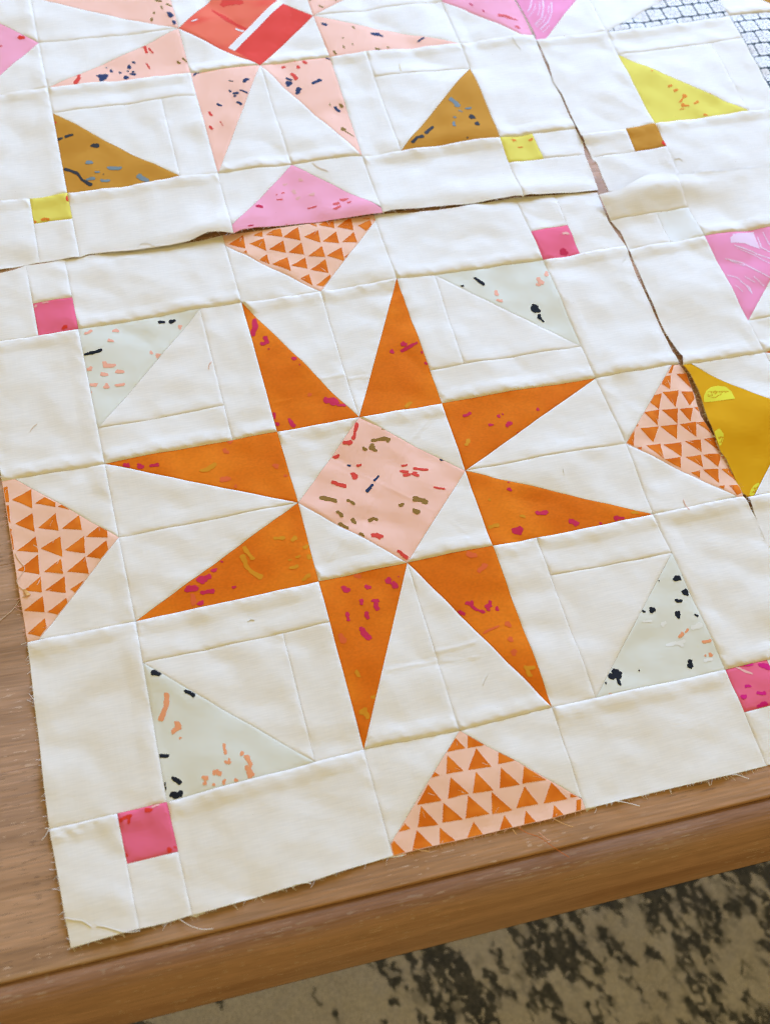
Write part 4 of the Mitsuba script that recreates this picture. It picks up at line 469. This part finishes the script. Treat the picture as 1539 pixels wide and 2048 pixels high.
def blob(pts, w, seed):
    """A brushed dab: a stroke of width w along the points, its outline uneven."""
    r = np.random.default_rng(seed)
    pts = np.array(pts, float).reshape(-1, 2)
    if len(pts) == 1:
        a = r.uniform(0, 3.14)
        pts = np.array([pts[0] - 0.12 * w * np.array([math.cos(a), math.sin(a)]), pts[0] + 0.12 * w * np.array([math.cos(a), math.sin(a)])])
    else:                                                                # the brush's round ends belong to the length
        for a, c in ((0, 1), (-1, -2)):
            e = pts[c] - pts[a]
            pts[a] = pts[a] + e * min(0.35, 0.32 * w / (np.linalg.norm(e) + 1e-9))
    g = LineString(pts).buffer(w / 2 * 0.96, quad_segs=4)
    q = dense_line(np.array(g.exterior.coords), max(w / 7, 0.00035))[:-1]
    c = q.mean(0)
    ph = r.uniform(0, 6.28, 6)
    s = np.arange(len(q)) / len(q) * 6.283
    am = w * 0.10
    o = sum(am * (2.0 / k) ** 0.8 * np.sin(k * s + ph[i]) for i, k in enumerate((2, 3, 5, 8, 11, 15)))
    t = np.roll(q, -1, 0) - np.roll(q, 1, 0)
    n = np.stack([t[:, 1], -t[:, 0]], 1) / (np.linalg.norm(t, axis=1, keepdims=True) + 1e-12)
    return Polygon(q + n * o[:, None]).buffer(0)


BLOCK = ['quilt_block', 'quilt_block_001', 'quilt_block_002', 'quilt_block_003']
LAB = ['quilt block with a burnt orange star around a peach square, nearest the table edge',
       'quilt block with a peach star around a coral red square, behind the orange star',
       'quilt block with black and white floral star points and a yellow triangle, back right',
       'quilt block with a mustard yellow patch and brushed pink triangle, its far edge curled up']
for k, l in zip(BLOCK, LAB):
    labels[k] = {'label': l, 'category': 'quilt block', 'group': 'pieced quilt blocks laid out on the table'}
BOX = Polygon([(-0.42, -0.26), (0.46, -0.26), (0.66, 0.52), (-0.5, 0.52)])
patches, keys_of = [[] for _ in range(4)], {}
for b in range(4):
    for name, mat, ks in topology(b):
        p = Patch(b, name, mat, ks)
        if p.poly.intersects(BOX):
            p.key = put(name, p.mesh(), 'cloth_' + mat, True, BLOCK[b])
            patches[b].append(p)


def under(b, pts):
    c = np.mean(np.array(pts, float).reshape(-1, 2), 0)
    return min((p for p in patches[b] if p.mat != 'plain'), key=lambda p: p.poly.distance(Point(*c)))


prints = {}


def add_print(p, colour, shape, lift):
    s = sheet(p, shape, lift)
    if s:
        prints.setdefault((p.key, colour), []).append(s)


for n, (colour, b, w, q) in enumerate(STROKES):
    pts = np.array(q).reshape(-1, 2) * CM
    p = under(b, pts)
    if colour == 'deepred':
        add_print(p, colour, blob(pts, w * CM, n), 0.00014)
    else:
        add_print(p, colour, blob(pts, max(w * CM * (1.08 if b else 1.22), 0.0007), n), 0.00022)
for colour, b, q in PRINT_SHAPES:
    pts = np.array(q).reshape(-1, 2) * CM
    p = under(b, pts)
    g = Polygon(pts).buffer(0)
    if colour == 'lime':                                                 # scribbled scratches left open in the print
        r = np.random.default_rng(int(abs(pts[0, 0]) * 1e6))
        g = g.buffer(-0.0008).buffer(0.0008)
        c, s = pts.mean(0), np.ptp(pts, 0)
        for _ in range(5):
            a = c + r.uniform(-0.33, 0.33, 2) * s
            l = np.cumsum(np.vstack([a, r.normal(0, 1, (7, 2)) * s * 0.07 + np.array([0.05, 0]) * s]), 0)
            g = g.difference(LineString(l).buffer(0.00022))
    add_print(p, colour, g, 0.00018 if colour != 'deepred' else 0.00012)
for n, (b, q) in enumerate(PRINT_TRIANGLES):
    r = np.random.default_rng(500 + n)
    pts = np.array(q).reshape(-1, 2) * CM
    p = min((p for p in patches[0] if p.name == 'triangle_print_patch'), key=lambda p: p.poly.distance(Point(*pts.mean(0))))
    line = dense_line(np.vstack([pts, pts[:1]]), 0.0012)[:-1]
    g = Polygon(line + r.normal(0, 0.00006, line.shape)).buffer(0)
    for _ in range(int(r.integers(0, 5)) // 2):                                    # dry streaks of the block printing
        a, c = pts[r.integers(0, len(pts))], pts.mean(0)
        s0 = a + (c - a) * r.uniform(0.0, 0.5) + r.normal(0, 0.0007, 2)
        d = (c - a) * r.uniform(0.2, 0.7)
        g = g.difference(LineString([s0, s0 + d * 0.5 + r.normal(0, 0.0002, 2), s0 + d]).buffer(r.uniform(0.00010, 0.00026)))
    add_print(p, 'tri', g, 0.00018)
# the black and white floral cloth: rows of white eight-petalled flowers
for p in patches[2]:
    if p.name != 'floral_star_point':
        continue
    o, ex, ey = CORN[2][(-6, -2)], np.array([1, 0.02]), np.array([-0.02, 1])
    x0, y0, x1, y1 = p.poly.bounds
    if y0 > 0.55:
        continue
    S = 0.0136
    for i in range(int((x0 - o[0]) / S) - 2, int((x1 - o[0]) / S) + 3):
        for j in range(int((y0 - o[1]) / S) - 2, int((y1 - o[1]) / S) + 3):
            c = o + S * (i + 0.5 * (j % 2)) * ex + S * j * ey
            if p.poly.distance(Point(*c)) > S:
                continue
            r = np.random.default_rng(9000 + i * 97 + j)
            g = Polygon([c + S * (q[0] * ex + q[1] * ey) for q in ((-0.46, -0.45), (0.46, -0.45), (0.46, 0.45), (-0.46, 0.45))])
            g = g.buffer(-0.13 * S).buffer(0.13 * S, quad_segs=3)
            for k in range(8):                                           # dark lines that part the petals
                a = k * math.pi / 4 + (0.0 if k % 2 else 0.05) + r.normal(0, 0.07)
                u = np.array([math.cos(a), math.sin(a)])
                far = 0.62 if k % 2 == 0 else r.uniform(0.30, 0.40)
                g = g.difference(LineString([c + u * S * r.uniform(0.10, 0.2), c + u * S * far]).buffer(S * (0.016 if k % 2 else 0.015)))
                g = g.difference(Point(*(c + u * S * 0.52)).buffer(S * 0.075)) if k % 2 == 0 else g
            add_print(p, 'white', g, 0.00018)
NAMES = {'tri': 'orange_triangle_print', 'faint': 'coral_print', 'deepred': 'red_brush_print', 'salmon2': 'salmon_print', 'magenta2': 'magenta_print', 'brush': 'white_brush_print', 'rosered': 'red_print', 'greyblue': 'grey_print',
         'lime': 'yellow_dot_print', 'white': 'white_print', 'pale': 'pale_print'}
for (key, colour), parts in prints.items():
    name = NAMES.get(colour, colour + '_print')
    if 'floral' not in key:
        for s in parts:
            put(name, s, 'ink_' + colour, True, key)
        continue
    k, vs, fs = 0, [], []
    for v, f in parts:
        vs.append(v); fs.append(f + k); k += len(v)
    put(name, (np.vstack(vs), np.vstack(fs)), 'ink_' + colour, True, key, kind='stuff', label='rows of small white flowers')


# ------------------------------------------------------------------ loose threads and frayed edges
def tube(points, radius, sides=5):
    p = np.asarray(points, float)
    t = np.gradient(p, axis=0)
    t /= np.linalg.norm(t, axis=1, keepdims=True) + 1e-12
    a = np.cross(t, [0, 0, 1.0]); a /= np.linalg.norm(a, axis=1, keepdims=True) + 1e-12
    b = np.cross(t, a)
    ang = np.arange(sides) * 2 * math.pi / sides
    v = (p[:, None] + radius * (np.cos(ang)[None, :, None] * a[:, None] + np.sin(ang)[None, :, None] * b[:, None])).reshape(-1, 3)
    i, j = np.meshgrid(np.arange(len(p) - 1), np.arange(sides), indexing='ij')
    q = np.stack([i * sides + j, i * sides + (j + 1) % sides, (i + 1) * sides + (j + 1) % sides, (i + 1) * sides + j], -1).reshape(-1, 4)
    return v, np.vstack([q[:, [0, 1, 2]], q[:, [0, 2, 3]]])


def spline(q, n=14):
    q = np.vstack([2 * q[0] - q[1], q, 2 * q[-1] - q[-2]])
    out = []
    for i in range(1, len(q) - 2):
        for t in np.linspace(0, 1, n, endpoint=False):
            a, b, c, d = q[i - 1:i + 3]
            out.append(0.5 * (2 * b + (c - a) * t + (2 * a - 5 * b + 4 * c - d) * t * t + (3 * b - a - 3 * c + d) * t ** 3))
    return np.array(out + [q[-2]])


def surface(b, p):
    """Height of the cloth of block b under each point, or a little above the bare table."""
    z = np.empty(len(p))
    for i, q in enumerate(p):
        hit = [k for k in patches[b] if k.poly.distance(Point(*q)) < 1e-9]
        z[i] = hit[0].height(q[None])[0] if hit else max(rolling(b, q[:1], q[1:])[0], 0) - 0.0002
    return z


for kind, b, col, w, q, lab in THREADS:
    p = spline(np.array(q).reshape(-1, 2) * CM)
    z = np.full(len(p), TOP + 0.00025) if kind == 'table' else surface(b, p)
    if kind != 'table':
        z = np.maximum(z, np.convolve(np.pad(z, 4, 'edge'), np.ones(9) / 9, 'valid'))
    m = tube(np.column_stack([p, z + 0.00035]), w * 0.001 * 0.72)
    if kind == 'hang':
        put('loose_thread', m, 'thread_' + col, True, BLOCK[b])
    else:
        put('stray_thread', m, 'thread_' + col, True, None, label=lab, category='thread')
for kind, q in SCRAPS:                                                   # bits of the seam allowance under the cut edge, and a snip of cloth
    g = Polygon(np.array(q).reshape(-1, 2) * CM)
    P = np.vstack([dense(g, 0.0006)] + [np.array([g.representative_point().coords[0]])])
    v, f = fill(P, g)
    z = TOP + 0.0003 if kind == 'tab' else surface(0, P) + 0.0005 + 0.0006 * np.sin(P[:, 0] * 900) ** 2
    m = trimesh.Trimesh(np.vstack([np.column_stack([v, v[:, 0] * 0 + z]), np.column_stack([v, v[:, 0] * 0 + z - 0.00022])]), np.vstack([f, f[:, ::-1] + len(v)]), process=False)
    if kind == 'tab':
        put('seam_allowance', m, 'ink_white', False, BLOCK[0])
    else:
        put('fabric_scrap', m, 'thread_gold', False, None, label='tiny gold snip of cloth caught in the thread on the left triangle print', category='scrap')
rng = np.random.default_rng(11)
for b in range(4):
    fray = {}
    for p in patches[b]:
        vs, fs, k = fray.setdefault({'amber': 'yellow', 'peachprint': 'salmon'}.get(p.mat, 'white'), ([], [], [0]))
        for run in p.raw_runs:
            q = dense_line(run, 0.00075)
            d = np.gradient(q, axis=0)
            t = d / (np.linalg.norm(d, axis=1, keepdims=True) + 1e-12)
            o = np.stack([t[:, 1], -t[:, 0]], 1)
            for x, n_, t_ in zip(q, o, t):
                if rng.random() < (0.9 if p.mat == 'amber' else 0.5):
                    L = min(rng.exponential(0.0009) + 0.0002, 0.0036)
                    e = x + n_ * L + t_ * rng.normal(0, 0.6) * L
                    z0 = float(p.height(x[None])[0]) - 0.0001
                    v, f = tube(np.array([[*x, z0], [*((x + e) / 2 + t_ * rng.normal(0, 0.1) * L), z0 + 0.0001], [*e, z0 - 0.0001]]), 0.0001, 3)
                    vs.append(v); fs.append(f + k[0]); k[0] += len(v)
    for col, (vs, fs, k) in fray.items():
        if vs:
            put('frayed_edge', (np.vstack(vs), np.vstack(fs)), 'thread_' + col, False, BLOCK[b], kind='stuff', label='fine frayed fibres along the raw cut edges')
